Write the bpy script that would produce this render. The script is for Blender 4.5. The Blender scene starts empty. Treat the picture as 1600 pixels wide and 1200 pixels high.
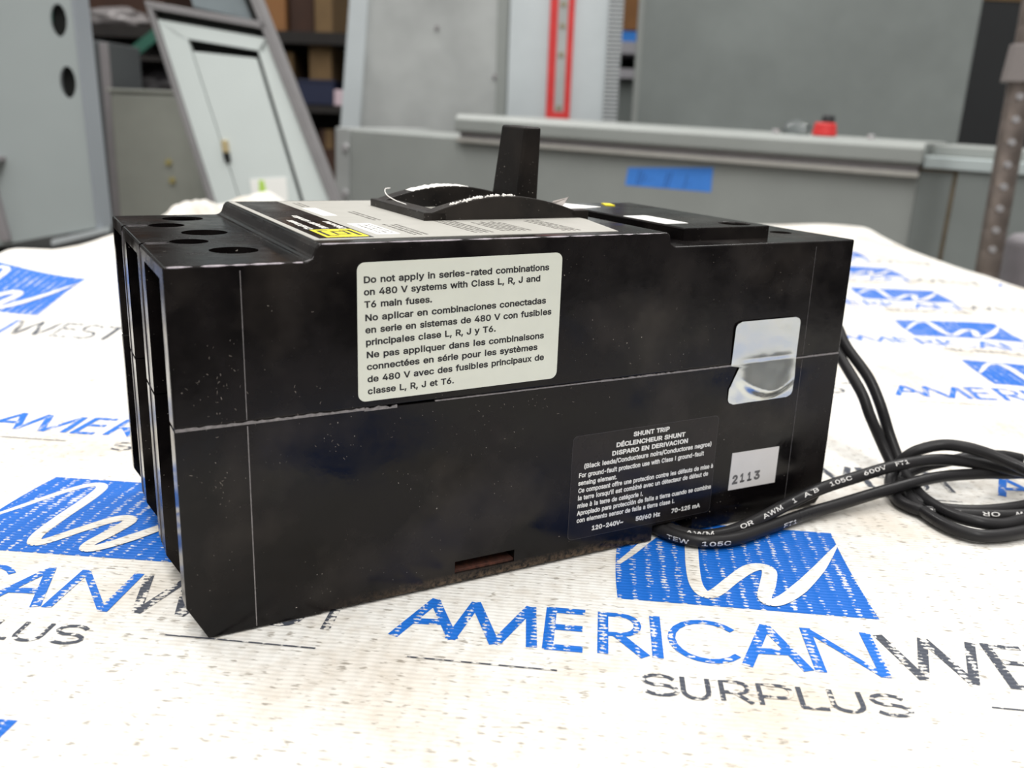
import bpy, bmesh, math, random
from mathutils import Vector, Matrix, noise as mnoise
from mathutils.geometry import delaunay_2d_cdt

S = 0.0254            # all builder coordinates are in inches
SC = bpy.context.scene
COL = SC.collection
random.seed(7)

# ------------------------------------------------------------------ camera
cam_d = bpy.data.cameras.new('camera')
cam = bpy.data.objects.new('camera', cam_d)
COL.objects.link(cam)
cam_d.sensor_width = 36.0
cam_d.lens = 1440.23 / 1600 * 36
cam_d.clip_start = 0.01
cam_d.clip_end = 40
cam.matrix_world = Matrix.Translation((0, 0, 4.763 * S)) @ (Matrix.Rotation(math.pi / 2 - 0.28101, 4, 'X') @ Matrix.Rotation(0.03684, 4, 'Z'))
cam_d.dof.use_dof = True
cam_d.dof.focus_distance = 0.245
cam_d.dof.aperture_fstop = 17.0
SC.camera = cam

# ------------------------------------------------------------------ world, lights, exposure
SC.view_settings.view_transform = 'Standard'
SC.view_settings.look = 'None'
SC.view_settings.exposure = 0.30
SC.view_settings.gamma = 1.0
SC.view_settings.use_curve_mapping = False
wd = bpy.data.worlds.new('world')
SC.world = wd
wd.use_nodes = True
wn, wl_ = wd.node_tree.nodes, wd.node_tree.links
bg = wn['Background']
wtc = wn.new('ShaderNodeTexCoord')
wsx = wn.new('ShaderNodeSeparateXYZ')
wl_.new(wtc.outputs['Generated'], wsx.inputs[0])
wrp = wn.new('ShaderNodeValToRGB')          # dim hall at eye level, lit roof above
wrp.color_ramp.elements[0].position = 0.0
wrp.color_ramp.elements[0].color = (0.14, 0.135, 0.13, 1)
wrp.color_ramp.elements[1].position = 0.75
wrp.color_ramp.elements[1].color = (1.0, 0.99, 0.97, 1)
wl_.new(wsx.outputs[2], wrp.inputs[0])
wl_.new(wrp.outputs[0], bg.inputs[0])
bg.inputs[1].default_value = 0.75


def area(name, loc, sx, sy, power, rot=(0, 0, 0), col=(1, 0.98, 0.95)):
    d = bpy.data.lights.new(name, 'AREA')
    d.shape = 'RECTANGLE'
    d.size, d.size_y, d.energy, d.color = sx * S, sy * S, power, col
    o = bpy.data.objects.new(name, d)
    COL.objects.link(o)
    o.location = Vector(loc) * S
    o.rotation_euler = rot
    return o


area('ceiling_and_fill_light', (-6, 22, 92), 8, 60, 12)
area('ceiling_and_fill_light', (10, -70, 110), 10, 96, 60, rot=(math.radians(25), 0, 0))  # unseen fill lamp added behind the camera to brighten upright faces
area('ceiling_and_fill_light', (60, 70, 110), 10, 96, 42)
area('ceiling_and_fill_light', (-50, 70, 110), 10, 96, 42)

# ------------------------------------------------------------------ helpers


def lin(c):
    return tuple(((x / 255) / 12.92 if x / 255 <= 0.04045 else ((x / 255 + 0.055) / 1.055) ** 2.4) for x in c)


def new_mat(name):
    m = bpy.data.materials.new(name)
    m.use_nodes = True
    return m, m.node_tree.nodes, m.node_tree.links, m.node_tree.nodes['Principled BSDF']


def N(nodes, t, **kw):
    n = nodes.new(t)
    for k, v in kw.items():
        setattr(n, k, v)
    return n


def noise_node(nodes, links, scale, detail=3, rough=0.5, vec=None):
    n = nodes.new('ShaderNodeTexNoise')
    n.inputs['Scale'].default_value = scale
    n.inputs['Detail'].default_value = detail
    n.inputs['Roughness'].default_value = rough
    if vec is not None:
        links.new(vec, n.inputs['Vector'])
    return n


def ramp(nodes, links, src, p0, p1, c0=(0, 0, 0, 1), c1=(1, 1, 1, 1)):
    r = nodes.new('ShaderNodeValToRGB')
    r.color_ramp.elements[0].position = p0
    r.color_ramp.elements[1].position = p1
    r.color_ramp.elements[0].color = c0
    r.color_ramp.elements[1].color = c1
    links.new(src, r.inputs[0])
    return r


def mixc(nodes, links, fac, a, b):
    m = nodes.new('ShaderNodeMix')
    m.data_type = 'RGBA'
    if hasattr(fac, 'node'):
        links.new(fac, m.inputs[0])
    else:
        m.inputs[0].default_value = fac
    for i, x in ((6, a), (7, b)):
        if hasattr(x, 'node'):
            links.new(x, m.inputs[i])
        else:
            m.inputs[i].default_value = (*x[:3], 1)
    return m.outputs[2]


def math_node(nodes, links, op, a, b=None, clamp=False):
    m = nodes.new('ShaderNodeMath')
    m.operation = op
    m.use_clamp = clamp
    for i, x in enumerate((a, b)):
        if x is None:
            continue
        if hasattr(x, 'node'):
            links.new(x, m.inputs[i])
        else:
            m.inputs[i].default_value = x
    return m.outputs[0]


def simple(name, rgb, rough=0.5, metal=0.0, spec=0.5, var=0.0, scale=60, bump=0.0, rough_var=0.0):
    """painted / printed surface with procedural variation; rgb in sRGB 0-255"""
    m, nd, lk, b = new_mat(name)
    c = lin(rgb)
    tc = N(nd, 'ShaderNodeTexCoord')
    b.inputs['Roughness'].default_value = rough
    b.inputs['Metallic'].default_value = metal
    b.inputs['Specular IOR Level'].default_value = spec
    n = noise_node(nd, lk, scale, 4, 0.6, tc.outputs['Object'])
    r = ramp(nd, lk, n.outputs[0], 0.3, 0.7)
    lk.new(mixc(nd, lk, r.outputs[0], tuple(x * (1 - var) for x in c), tuple(min(1, x * (1 + var)) for x in c)), b.inputs['Base Color'])
    if rough_var:
        mr = N(nd, 'ShaderNodeMapRange')
        lk.new(n.outputs[0], mr.inputs[0])
        mr.inputs[1].default_value = 0.3
        mr.inputs[2].default_value = 0.7
        mr.inputs[3].default_value = max(0.02, rough - rough_var)
        mr.inputs[4].default_value = rough + rough_var
        lk.new(mr.outputs[0], b.inputs['Roughness'])
    if bump:
        bp = N(nd, 'ShaderNodeBump')
        bp.inputs['Strength'].default_value = bump
        bp.inputs['Distance'].default_value = 0.0005
        lk.new(noise_node(nd, lk, scale * 12, 2, 0.5, tc.outputs['Object']).outputs[0], bp.inputs['Height'])
        lk.new(bp.outputs[0], b.inputs['Normal'])
    return m


class MB:
    """collects shapes (inches) in one bmesh"""

    def __init__(self):
        self.bm = bmesh.new()

    def box(self, x0, x1, y0, y1, z0, z1, mi=0):
        v = [self.bm.verts.new((x, y, z)) for x in (x0, x1) for y in (y0, y1) for z in (z0, z1)]
        for f in ((0, 1, 3, 2), (4, 6, 7, 5), (0, 4, 5, 1), (2, 3, 7, 6), (0, 2, 6, 4), (1, 5, 7, 3)):
            self.bm.faces.new([v[i] for i in f]).material_index = mi
        return self

    def hexa(self, p, mi=0):
        """p: eight corners, bottom ring then top ring"""
        v = [self.bm.verts.new(q) for q in p]
        for f in ((3, 2, 1, 0), (4, 5, 6, 7), (0, 1, 5, 4), (1, 2, 6, 5), (2, 3, 7, 6), (3, 0, 4, 7)):
            self.bm.faces.new([v[i] for i in f]).material_index = mi
        return self

    def prism(self, pts, a, b, axis='y', mi=0):
        """polygon pts in the plane normal to axis, extruded from a to b"""
        def P(p, t):
            return {'y': (p[0], t, p[1]), 'z': (p[0], p[1], t), 'x': (t, p[0], p[1])}[axis]
        A = [self.bm.verts.new(P(p, a)) for p in pts]
        B = [self.bm.verts.new(P(p, b)) for p in pts]
        n = len(pts)
        fs = [self.bm.faces.new(A), self.bm.faces.new(B[::-1])]
        for i in range(n):
            fs.append(self.bm.faces.new((A[i], B[i], B[(i + 1) % n], A[(i + 1) % n])))
        for f in fs:
            f.material_index = mi
        return self

    def cyl(self, c, r, h0, h1, axis='z', n=32, r1=None, mi=0):
        r1 = r if r1 is None else r1
        def P(a, rr, t):
            x, y = c[0] + rr * math.cos(a), c[1] + rr * math.sin(a)
            return {'z': (x, y, t), 'y': (x, t, y), 'x': (t, x, y)}[axis]
        A = [self.bm.verts.new(P(2 * math.pi * i / n, r, h0)) for i in range(n)]
        B = [self.bm.verts.new(P(2 * math.pi * i / n, r1, h1)) for i in range(n)]
        fs = [self.bm.faces.new(A[::-1]), self.bm.faces.new(B)]
        for i in range(n):
            fs.append(self.bm.faces.new((A[i], A[(i + 1) % n], B[(i + 1) % n], B[i])))
        for f in fs:
            f.material_index = mi
        return self

    def tube(self, path, r, n=12, cap=True, mi=0):
        """path: list of Vectors; r: float or list"""
        fr = frames(path)
        rings = []
        for k, (p, t, a, b) in enumerate(fr):
            rr = r[k] if isinstance(r, (list, tuple)) else r
            rings.append([self.bm.verts.new(p + rr * (math.cos(2 * math.pi * i / n) * a + math.sin(2 * math.pi * i / n) * b)) for i in range(n)])
        for k in range(len(rings) - 1):
            for i in range(n):
                f = self.bm.faces.new((rings[k][i], rings[k][(i + 1) % n], rings[k + 1][(i + 1) % n], rings[k + 1][i]))
                f.material_index = mi
                f.smooth = True
        if cap:
            self.bm.faces.new(rings[0][::-1]).material_index = mi
            self.bm.faces.new(rings[-1]).material_index = mi
        return self

    def build(self, name, mat, parent=None, bevel=0, seg=2, smooth=False, label=None, xf=None):
        bmesh.ops.recalc_face_normals(self.bm, faces=self.bm.faces)
        if smooth:
            for f in self.bm.faces:
                f.smooth = True
        me = bpy.data.meshes.new(name)
        if xf:
            self.bm.transform(xf)
        self.bm.transform(Matrix.Scale(S, 4))
        self.bm.to_mesh(me)
        self.bm.free()
        return link(name, me, mat, parent, bevel, seg, label)


def link(name, me, mat, parent=None, bevel=0, seg=2, label=None):
    for m in (mat if isinstance(mat, (list, tuple)) else [mat]):
        me.materials.append(m)
    o = bpy.data.objects.new(name, me)
    COL.objects.link(o)
    o.parent = parent
    if bevel:
        md = o.modifiers.new('bevel', 'BEVEL')
        md.width = bevel * S
        md.segments = seg
        md.limit_method = 'ANGLE'
        md.angle_limit = math.radians(40)
        md.harden_normals = False
    if label:
        o['label'] = label
    return o


def frames(path):
    path = [Vector(p) for p in path]
    out = []
    n = len(path)
    for i, p in enumerate(path):
        t = (path[min(i + 1, n - 1)] - path[max(i - 1, 0)]).normalized()
        a = t.cross(Vector((0, 0, 1)))
        a = a.normalized() if a.length > 1e-4 else Vector((1, 0, 0))
        b = a.cross(t).normalized()
        out.append((p, t, a, b))
    return out


def catmull(pts, k=10):
    P = [Vector(p) for p in pts]
    P = [P[0] * 2 - P[1]] + P + [P[-1] * 2 - P[-2]]
    out = []
    for i in range(1, len(P) - 2):
        p0, p1, p2, p3 = P[i - 1:i + 3]
        for j in range(k):
            t = j / k
            out.append(0.5 * ((2 * p1) + (p2 - p0) * t + (2 * p0 - 5 * p1 + 4 * p2 - p3) * t * t + (3 * p1 - p0 - 3 * p2 + p3) * t ** 3))
    out.append(P[-2])
    return out


def thing(name, label, cat, loc=(0, 0, 0), rotz=0.0, group=None, roty=0.0):
    o = bpy.data.objects.new(name, None)
    COL.objects.link(o)
    o.location = Vector(loc) * S
    o.rotation_euler = (0, roty, rotz)
    o.empty_display_size = 0.02
    return tag(o, label, cat, group)


def tag(o, label, cat, group=None):
    o['label'] = label
    o['category'] = cat
    if group:
        o['group'] = group
    return o


def structure(o):
    o['kind'] = 'structure'
    return o


def boolean(o, cutters, op='DIFFERENCE', bevel=0, seg=3):
    """apply boolean cuts at once (mesh data only)"""
    if bevel:
        add_bevel(o, bevel, seg, 25)
    for c in cutters:
        c.parent = o.parent
        md = o.modifiers.new('cut', 'BOOLEAN')
        md.object = c
        md.operation = op
        md.solver = 'EXACT'
    bpy.context.view_layer.update()
    dg = bpy.context.evaluated_depsgraph_get()
    me = bpy.data.meshes.new_from_object(o.evaluated_get(dg))
    o.modifiers.clear()
    old = o.data
    o.data = me
    me.name = old.name
    bpy.data.meshes.remove(old)
    for c in cutters:
        cm = c.data
        bpy.data.objects.remove(c)
        bpy.data.meshes.remove(cm)
    return o


def add_bevel(o, w, seg=2, ang=40):
    md = o.modifiers.new('bevel', 'BEVEL')
    md.width = w * S
    md.segments = seg
    md.limit_method = 'ANGLE'
    md.angle_limit = math.radians(ang)
    return o


def rounded(x0, x1, z0, z1, r, n=6):
    out = []
    for cx, cz, a0 in ((x1 - r, z1 - r, 0), (x0 + r, z1 - r, 90), (x0 + r, z0 + r, 180), (x1 - r, z0 + r, 270)):
        for i in range(n + 1):
            a = math.radians(a0 + 90 * i / n)
            out.append((cx + r * math.cos(a), cz + r * math.sin(a)))
    return out


# ------------------------------------------------------------------ lettering
# glyph outlines: advance | contours, 400 units per em
GLYPHS = {
"'": '82|31,127 28,203 54,203 51,127',
'(': '109|36,83 37,106 40,129 46,153 53,176 61,198 71,216 94,216 85,194 76,171 70,148 65,125 62,103 60,83 61,64 64,46 69,27 75,6 84,-15 94,-38 71,-38 55,-9 45,22 38,52',
')': '109|15,-38 26,-15 34,7 41,27 45,47 48,65 49,83 48,103 45,125 40,148 33,171 25,194 15,216 39,216 48,198 57,176 64,153 69,129 72,105 74,83 71,52 65,21 54,-9 39,-38',
',': '75|15,-48 27,28 55,28 34,-48',
'-': '181|135,98 135,75 46,75 46,98',
'.': '75|38,-2 31,0 25,4 21,9 20,16 21,23 25,29 31,33 38,35 45,33 51,29 55,23 56,16 55,9 51,4 45,0',
'/': '100|94,213 28,-31 6,-31 71,213',
'0': '181|91,-3 70,0 52,10 38,25 28,45 21,71 19,102 21,132 28,158 38,179 52,194 70,203 91,206 112,203 129,194 143,179 154,158 160,132 162,102 160,71 154,45 143,25 129,10 112,0|91,20 104,22 116,29 125,41 132,57 136,78 138,102 136,126 132,146 125,162 116,174 104,181 91,184 77,181 65,174 56,162 49,146 45,126 44,102 45,78 49,57 56,41 65,29 77,22',
'1': '181|31,0 31,22 156,22 156,0|110,203 110,0 85,0 85,179 84,179 34,143 34,171 79,203',
'2': '181|26,0 26,19 94,91 113,113 120,122 124,131 127,139 128,149 127,159 123,167 117,174 109,180 100,183 89,184 78,183 69,179 61,173 56,165 52,156 51,145 26,145 28,162 34,177 44,189 57,198 73,204 90,206 107,204 122,199 135,190 144,178 150,164 152,149 151,138 148,127 143,116 134,103 107,72 61,24 61,23 156,23 156,0',
'3': '181|87,-3 69,-1 53,4 39,12 28,23 21,37 17,53 44,53 46,43 51,35 57,28 66,24 76,21 87,20 99,21 110,24 119,30 126,37 130,47 132,58 130,69 126,78 120,87 110,93 97,98 80,99 63,99 63,120 115,179 115,181 28,181 28,203 149,203 149,184 85,111 85,116 105,115 123,110 138,101 148,89 155,74 157,58 155,41 148,26 137,14 123,5 107,-1',
'4': '181|16,42 16,63 99,203 124,203 43,66 43,65 165,65 165,42|113,0 113,48 113,58 113,127 137,127 137,0',
'5': '181|88,-3 71,-1 56,4 43,13 33,24 27,37 24,52 49,52 51,43 55,36 61,29 69,24 78,21 88,20 100,21 110,26 119,33 126,42 130,53 131,65 130,77 125,88 119,98 110,105 99,109 87,111 77,110 67,107 58,103 51,98 27,101 38,203 147,203 147,181 60,181 54,121 62,126 71,130 81,133 92,133 105,132 118,128 129,122 138,114 146,104 152,92 155,79 156,65 154,47 148,30 137,17 123,6 107,-1',
'6': '181|91,-3 73,-1 57,6 44,16 34,30 28,46 25,65 27,80 32,96 41,114 55,136 101,203 129,203 60,104 58,104 62,110 66,115 72,119 78,123 86,125 94,126 111,124 126,118 139,108 148,96 154,81 156,63 153,45 147,29 137,16 124,6 108,-1|91,19 102,21 111,25 120,32 126,41 130,51 131,63 130,75 126,85 120,94 111,101 102,105 91,106 79,105 70,101 61,94 55,86 51,75 50,63 51,51 55,41 61,32 70,25 79,21',
'7': '181|39,0 129,179 129,181 25,181 25,203 156,203 156,179 66,0',
'8': '181|91,-3 71,-1 54,5 40,13 30,25 23,38 21,54 22,67 26,78 32,88 40,96 50,102 61,106 61,107 48,113 37,123 30,137 28,152 30,167 36,180 46,191 58,199 73,204 91,206 107,204 122,199 135,191 145,180 151,167 153,152 150,137 144,123 133,113 120,107 120,106 131,102 140,96 149,88 155,78 159,67 160,54 158,38 151,25 141,13 127,5 110,-1|91,20 103,21 114,24 123,29 129,37 133,45 135,55 133,66 129,75 122,83 113,89 102,93 91,94 78,93 68,89 59,83 52,75 48,66 46,55 48,45 52,37 58,29 67,24 78,21|91,116 101,117 110,120 117,125 123,132 126,141 128,150 127,160 123,168 117,175 110,180 101,183 91,184 80,183 71,180 63,175 58,168 54,160 53,150 54,141 58,132 64,125 71,120 80,117',
'9': '181|90,206 108,204 124,198 137,187 147,174 153,157 156,139 154,124 149,108 140,90 126,67 80,0 52,0 121,99 123,99 120,93 115,88 109,84 103,81 95,79 87,78 70,80 55,86 42,95 33,108 27,123 25,141 28,159 34,175 44,188 57,198 73,204|90,184 79,183 70,178 61,172 55,163 51,152 50,141 51,129 55,118 61,109 70,103 79,99 90,97 102,99 111,103 120,109 126,118 130,128 131,140 130,152 126,163 120,172 112,178 102,183',
'A': '192|7,0 81,203 110,203 185,0 158,0 115,121 106,149 93,191 98,191 85,148 76,121 34,0|44,57 44,79 148,79 148,57',
'B': '182|24,0 24,203 96,203 116,202 132,196 144,188 152,177 158,164 159,150 158,138 155,128 149,120 143,114 135,110 126,107 126,105 136,103 145,98 154,91 161,81 166,69 167,54 165,40 160,27 151,16 138,7 120,2 99,0|50,23 98,23 118,25 132,32 140,42 142,55 141,65 137,74 131,81 122,87 112,91 99,92 50,92|50,114 95,114 106,115 115,118 123,124 129,131 133,139 134,149 132,161 125,172 113,178 96,181 50,181',
'C': '204|107,-3 82,0 60,10 42,25 28,46 19,72 16,102 19,132 28,157 42,178 60,193 82,203 107,206 122,205 136,202 149,196 161,188 171,179 179,167 185,154 189,139 163,139 160,149 156,158 150,165 143,171 135,176 126,180 117,182 107,182 89,180 73,173 60,161 50,146 44,126 41,102 44,78 50,58 60,42 74,31 89,24 107,21 117,22 126,24 135,27 143,32 150,38 156,46 160,54 163,64 189,64 185,49 179,36 171,25 161,15 149,7 136,2 122,-2',
'D': '201|88,0 38,0 38,23 86,23 109,25 127,32 141,44 152,60 158,79 160,102 158,125 152,144 142,160 128,171 110,178 88,181 37,181 37,203 90,203 118,200 141,191 154,182 165,170 173,156 182,131 185,102 182,73 173,47 165,33 154,22 140,12 116,3|50,203 50,0 24,0 24,203',
'E': '167|24,0 24,203 149,203 149,181 50,181 50,114 142,114 142,91 50,91 50,23 150,23 150,0',
'F': '164|24,0 24,203 148,203 148,181 50,181 50,111 138,111 138,88 50,88 50,0',
'G': '208|107,-3 82,0 60,10 41,25 28,46 19,72 16,102 19,132 28,157 41,178 60,193 81,203 106,206 122,205 136,201 149,196 161,188 171,178 180,167 186,154 190,139 163,139 160,149 155,157 149,165 142,171 135,176 126,179 117,182 106,182 89,180 73,173 60,161 50,146 44,126 41,102 44,78 50,58 60,42 74,31 90,24 107,21 124,23 138,28 150,37 158,49 164,64 166,81 174,80 113,80 113,102 191,102 191,80 188,57 180,36 167,20 151,8 130,0',
'H': '207|24,0 24,203 50,203 50,116 157,116 157,203 183,203 183,0 157,0 157,93 50,93 50,0',
'I': '103|39,0 39,203 64,203 64,0',
'J': '159|74,-3 57,-1 43,4 30,13 21,25 15,40 13,58 13,69 39,69 39,58 41,42 49,30 60,22 74,20 88,22 99,30 106,42 109,58 109,203 135,203 135,58 133,40 127,25 118,13 105,4 91,-1',
'K': '187|42,58 42,86 56,104 70,121 85,138 145,203 179,203 92,110 91,110|24,0 24,203 50,203 50,134 50,90 50,77 50,0|149,0 75,104 91,124 179,0',
'L': '157|24,0 24,203 50,203 50,23 144,23 144,0',
'M': '251|24,0 24,203 61,203 111,75 115,64 120,49 125,34 129,20 123,20 127,33 132,48 137,63 141,75 191,203 227,203 227,0 202,0 202,116 202,131 202,147 202,165 203,183 205,183 199,164 193,145 187,129 182,116 137,0 114,0 68,116 64,128 58,144 52,163 45,183 48,183 48,166 48,149 49,131 49,116 49,0',
'N': '209|24,0 24,203 54,203 137,73 145,60 155,43 166,22 162,21 160,43 160,63 160,78 160,203 185,203 185,0 155,0 81,116 71,132 59,152 43,181 48,181 49,153 50,131 50,116 50,0',
'O': '213|107,-3 82,0 60,10 42,25 28,46 19,72 16,102 19,132 28,157 42,178 60,193 82,203 107,206 132,203 153,193 172,178 186,157 194,132 197,102 194,72 186,46 172,25 153,10 132,0|107,21 124,23 140,30 153,42 163,58 170,78 172,102 170,126 163,146 153,162 140,173 124,180 107,182 89,180 74,173 60,162 50,146 44,126 41,102 44,78 50,58 60,42 74,30 89,23',
'P': '178|24,0 24,203 94,203 116,201 133,195 146,185 156,172 162,156 163,139 162,122 156,106 146,93 133,83 116,76 94,74 44,74 44,97 93,97 107,98 119,102 127,109 133,117 137,128 138,139 137,150 133,161 127,169 119,175 107,179 93,181 50,181 50,0',
'Q': '213|98,64 125,64 148,34 153,26 187,-19 160,-19 138,11 132,18|107,-3 82,0 60,10 42,25 28,46 19,72 16,102 19,132 28,157 42,178 60,193 82,203 107,206 132,203 153,193 172,178 186,157 194,132 197,102 194,72 186,46 172,25 153,10 132,0|107,21 124,23 140,30 153,42 163,58 170,78 172,102 170,126 163,146 153,162 140,173 124,180 107,182 89,180 74,173 60,162 50,146 44,126 41,102 44,78 50,58 60,42 74,30 89,23',
'R': '180|24,0 24,203 94,203 116,201 133,195 147,186 156,173 162,158 164,141 162,124 156,109 147,96 133,87 116,81 94,79 39,79 39,102 93,102 108,103 119,107 128,112 133,120 137,130 138,141 137,152 133,162 128,170 119,176 108,180 93,181 50,181 50,0|141,0 92,92 121,92 171,0',
'S': '179|89,-4 69,-2 51,4 36,12 26,24 18,38 15,55 42,55 44,44 49,35 57,28 67,23 78,21 89,20 103,21 114,24 124,29 132,37 137,46 138,56 137,65 133,72 126,77 118,82 98,89 73,96 51,104 34,116 27,125 22,136 21,149 23,165 30,179 41,191 55,199 72,204 91,206 110,204 126,199 140,191 151,179 158,166 160,151 135,151 131,165 121,175 107,181 90,183 78,182 67,179 58,174 51,167 47,159 46,150 48,141 52,133 59,128 68,123 85,117 106,112 125,105 134,101 143,95 151,88 158,79 162,68 163,55 161,40 155,25 144,13 129,4 111,-2',
'T': '179|13,181 13,203 167,203 167,181 103,181 103,0 77,0 77,181',
'U': '207|104,-3 81,-1 62,6 46,17 34,32 26,49 24,69 24,203 50,203 50,71 51,57 56,45 64,35 75,27 88,22 104,21 119,22 132,27 143,35 151,45 155,57 157,71 157,203 183,203 183,69 180,49 173,32 161,17 145,6 126,-1',
'V': '192|82,0 7,203 34,203 77,82 86,55 99,12 94,12 107,55 116,82 158,203 185,203 111,0',
'W': '274|62,0 7,203 33,203 65,78 70,58 75,37 79,16 76,16 80,37 85,58 90,78 122,203 152,203 185,78 190,58 194,37 199,16 195,16 200,37 204,58 209,78 241,203 268,203 212,0 182,0 147,129 141,157 134,190 140,190 134,158 127,129 92,0',
'X': '190|7,0 87,114 87,95 12,203 42,203 71,160 82,144 89,132 97,117 93,117 101,131 109,144 119,160 149,203 178,203 104,96 104,115 182,0 153,0 117,52 107,66 100,78 92,92 98,92 90,79 82,66 73,52 37,0',
'Y': '189|81,0 81,83 7,203 36,203 77,138 89,117 100,92 89,92 100,117 112,138 152,203 182,203 107,83 107,0',
'a': '156|64,-3 50,-2 38,2 27,9 19,18 14,29 12,43 13,55 17,64 23,72 31,77 40,81 50,84 71,88 93,91 101,92 106,94 109,97 110,102 110,103 109,111 107,119 102,124 96,129 88,131 78,132 68,131 60,129 53,125 47,120 43,115 40,110 16,116 23,129 31,138 42,145 53,150 65,153 78,154 96,152 105,149 114,144 122,137 129,128 133,116 135,101 135,0 111,0 111,21 109,21 101,10 94,5 86,0 76,-2|68,18 81,19 91,23 99,30 105,37 109,46 110,55 110,76 104,73 93,70 80,68 70,67 54,63 47,60 41,56 38,50 37,42 38,35 41,29 46,24 52,21 60,19',
'b': '170|92,-3 79,-2 69,2 61,7 55,12 47,23 45,23 45,0 21,0 21,203 45,203 45,128 47,128 55,138 61,144 69,149 79,153 92,154 110,151 125,144 138,133 148,117 154,98 156,76 154,53 148,34 138,18 125,6 110,-1|88,19 101,21 112,26 120,35 126,47 130,60 131,76 130,91 126,104 120,116 112,125 101,130 88,132 75,130 64,125 56,116 50,105 46,92 45,76 46,60 50,46 56,35 65,26 75,21',
'c': '158|83,-3 64,-1 47,7 33,18 22,34 16,53 14,75 16,97 22,116 33,132 47,144 64,151 83,154 94,153 104,151 113,147 122,142 130,136 136,129 141,120 145,111 121,105 116,116 108,124 97,130 83,132 69,130 58,124 49,115 43,103 40,90 39,75 40,60 43,47 49,35 58,26 69,21 83,19 97,21 108,26 117,35 122,47 145,41 142,31 136,22 130,15 122,9 114,3 104,0 94,-3',
'd': '170|78,-3 60,-1 45,6 32,18 22,34 16,53 14,76 16,98 22,117 32,133 45,144 60,151 78,154 91,153 101,149 109,144 115,138 122,128 124,128 124,203 149,203 149,0 125,0 125,23 123,23 115,12 109,7 101,2 91,-2|82,19 95,21 105,26 114,35 120,46 123,60 125,76 123,92 120,105 114,116 105,125 95,130 82,132 69,130 58,125 49,116 43,104 40,91 39,76 40,60 43,47 50,35 58,26 69,21',
'e': '162|85,-3 64,-1 47,7 33,18 22,34 16,53 14,75 16,97 22,116 32,132 46,144 63,151 82,154 94,153 106,150 118,144 128,136 136,126 143,113 147,97 148,78 148,68 30,68 30,88 135,88 124,81 123,95 119,107 113,118 105,126 95,130 82,132 69,130 59,125 50,118 44,108 40,97 38,84 38,71 40,55 44,42 51,32 60,25 72,20 85,18 94,19 101,21 108,24 114,29 119,35 122,42 146,36 141,25 134,16 125,8 113,2 100,-2',
'f': '101|91,152 91,131 3,131 3,152|32,0 32,173 34,185 38,194 45,202 54,208 64,211 75,212 89,211 97,208 91,187 86,189 78,190 68,188 62,184 58,177 57,167 57,0',
'g': '170|83,-60 67,-59 54,-56 42,-51 33,-44 26,-36 20,-28 41,-16 49,-26 54,-31 62,-35 71,-38 83,-39 100,-37 113,-30 119,-23 123,-14 125,-2 125,27 122,27 115,17 109,11 101,6 91,3 78,2 61,4 45,11 32,21 22,36 16,54 14,76 16,98 22,117 32,133 45,144 61,151 78,154 91,153 101,149 109,144 115,138 123,128 125,128 125,152 149,152 149,-4 147,-22 140,-36 130,-47 116,-54 100,-59|82,24 95,25 105,30 114,38 120,48 124,62 125,77 124,92 120,106 114,117 106,125 95,130 82,132 69,130 58,125 50,116 43,105 40,92 39,77 40,62 43,49 50,38 58,30 69,25',
'h': '164|45,91 45,0 21,0 21,203 45,203 45,115 41,115 49,133 61,145 75,152 91,154 105,152 118,147 128,139 136,128 141,114 143,96 143,0 118,0 118,94 116,110 109,122 98,129 84,132 74,130 64,127 57,121 51,113 47,103',
'i': '67|21,0 21,152 45,152 45,0|33,177 27,178 22,182 18,187 17,193 18,200 22,205 27,208 33,209 40,208 46,205 49,200 51,193 49,187 46,182 40,178',
'j': '67|21,152 45,152 45,-12 44,-25 41,-36 34,-45 26,-52 15,-56 2,-57 -4,-57 -4,-35 1,-35 10,-33 16,-29 20,-21 21,-12|33,177 27,178 21,182 18,187 16,193 18,200 21,205 27,208 33,209 40,208 45,205 49,200 50,193 49,187 45,182 40,178',
'k': '152|44,55 44,85 48,85 114,152 144,152 74,80 71,80|21,0 21,203 45,203 45,0|118,0 59,74 76,91 149,0',
'l': '90|33,0 33,213 57,213 57,0',
'm': '244|21,0 21,152 45,152 45,118 43,118 47,129 53,138 60,145 69,150 78,153 88,154 103,152 115,144 124,133 128,118 125,118 129,128 135,137 143,145 152,150 163,153 175,154 187,153 199,149 209,142 216,131 221,118 223,102 223,0 198,0 198,101 196,116 189,125 179,130 167,132 158,131 150,128 143,123 138,116 135,108 134,99 134,0 110,0 110,104 108,115 101,124 92,130 80,132 71,131 63,128 56,123 50,116 47,106 45,95 45,0',
'n': '164|45,91 45,0 21,0 21,152 45,152 45,115 41,115 49,133 61,145 75,152 91,154 105,152 118,147 128,139 136,128 141,114 143,96 143,0 118,0 118,94 116,110 109,122 98,129 84,132 74,130 64,127 57,121 51,113 47,103',
'o': '166|83,-3 64,-1 47,7 33,18 22,34 16,53 14,75 16,97 22,116 33,132 47,144 64,151 83,154 102,151 119,144 133,132 144,116 150,97 152,75 150,53 144,34 133,18 119,7 102,-1|83,19 97,21 108,26 117,35 123,47 126,60 128,75 126,90 123,103 117,115 108,124 97,130 83,132 69,130 58,124 49,115 43,103 40,90 39,75 40,60 43,47 49,35 58,26 69,21',
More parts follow.
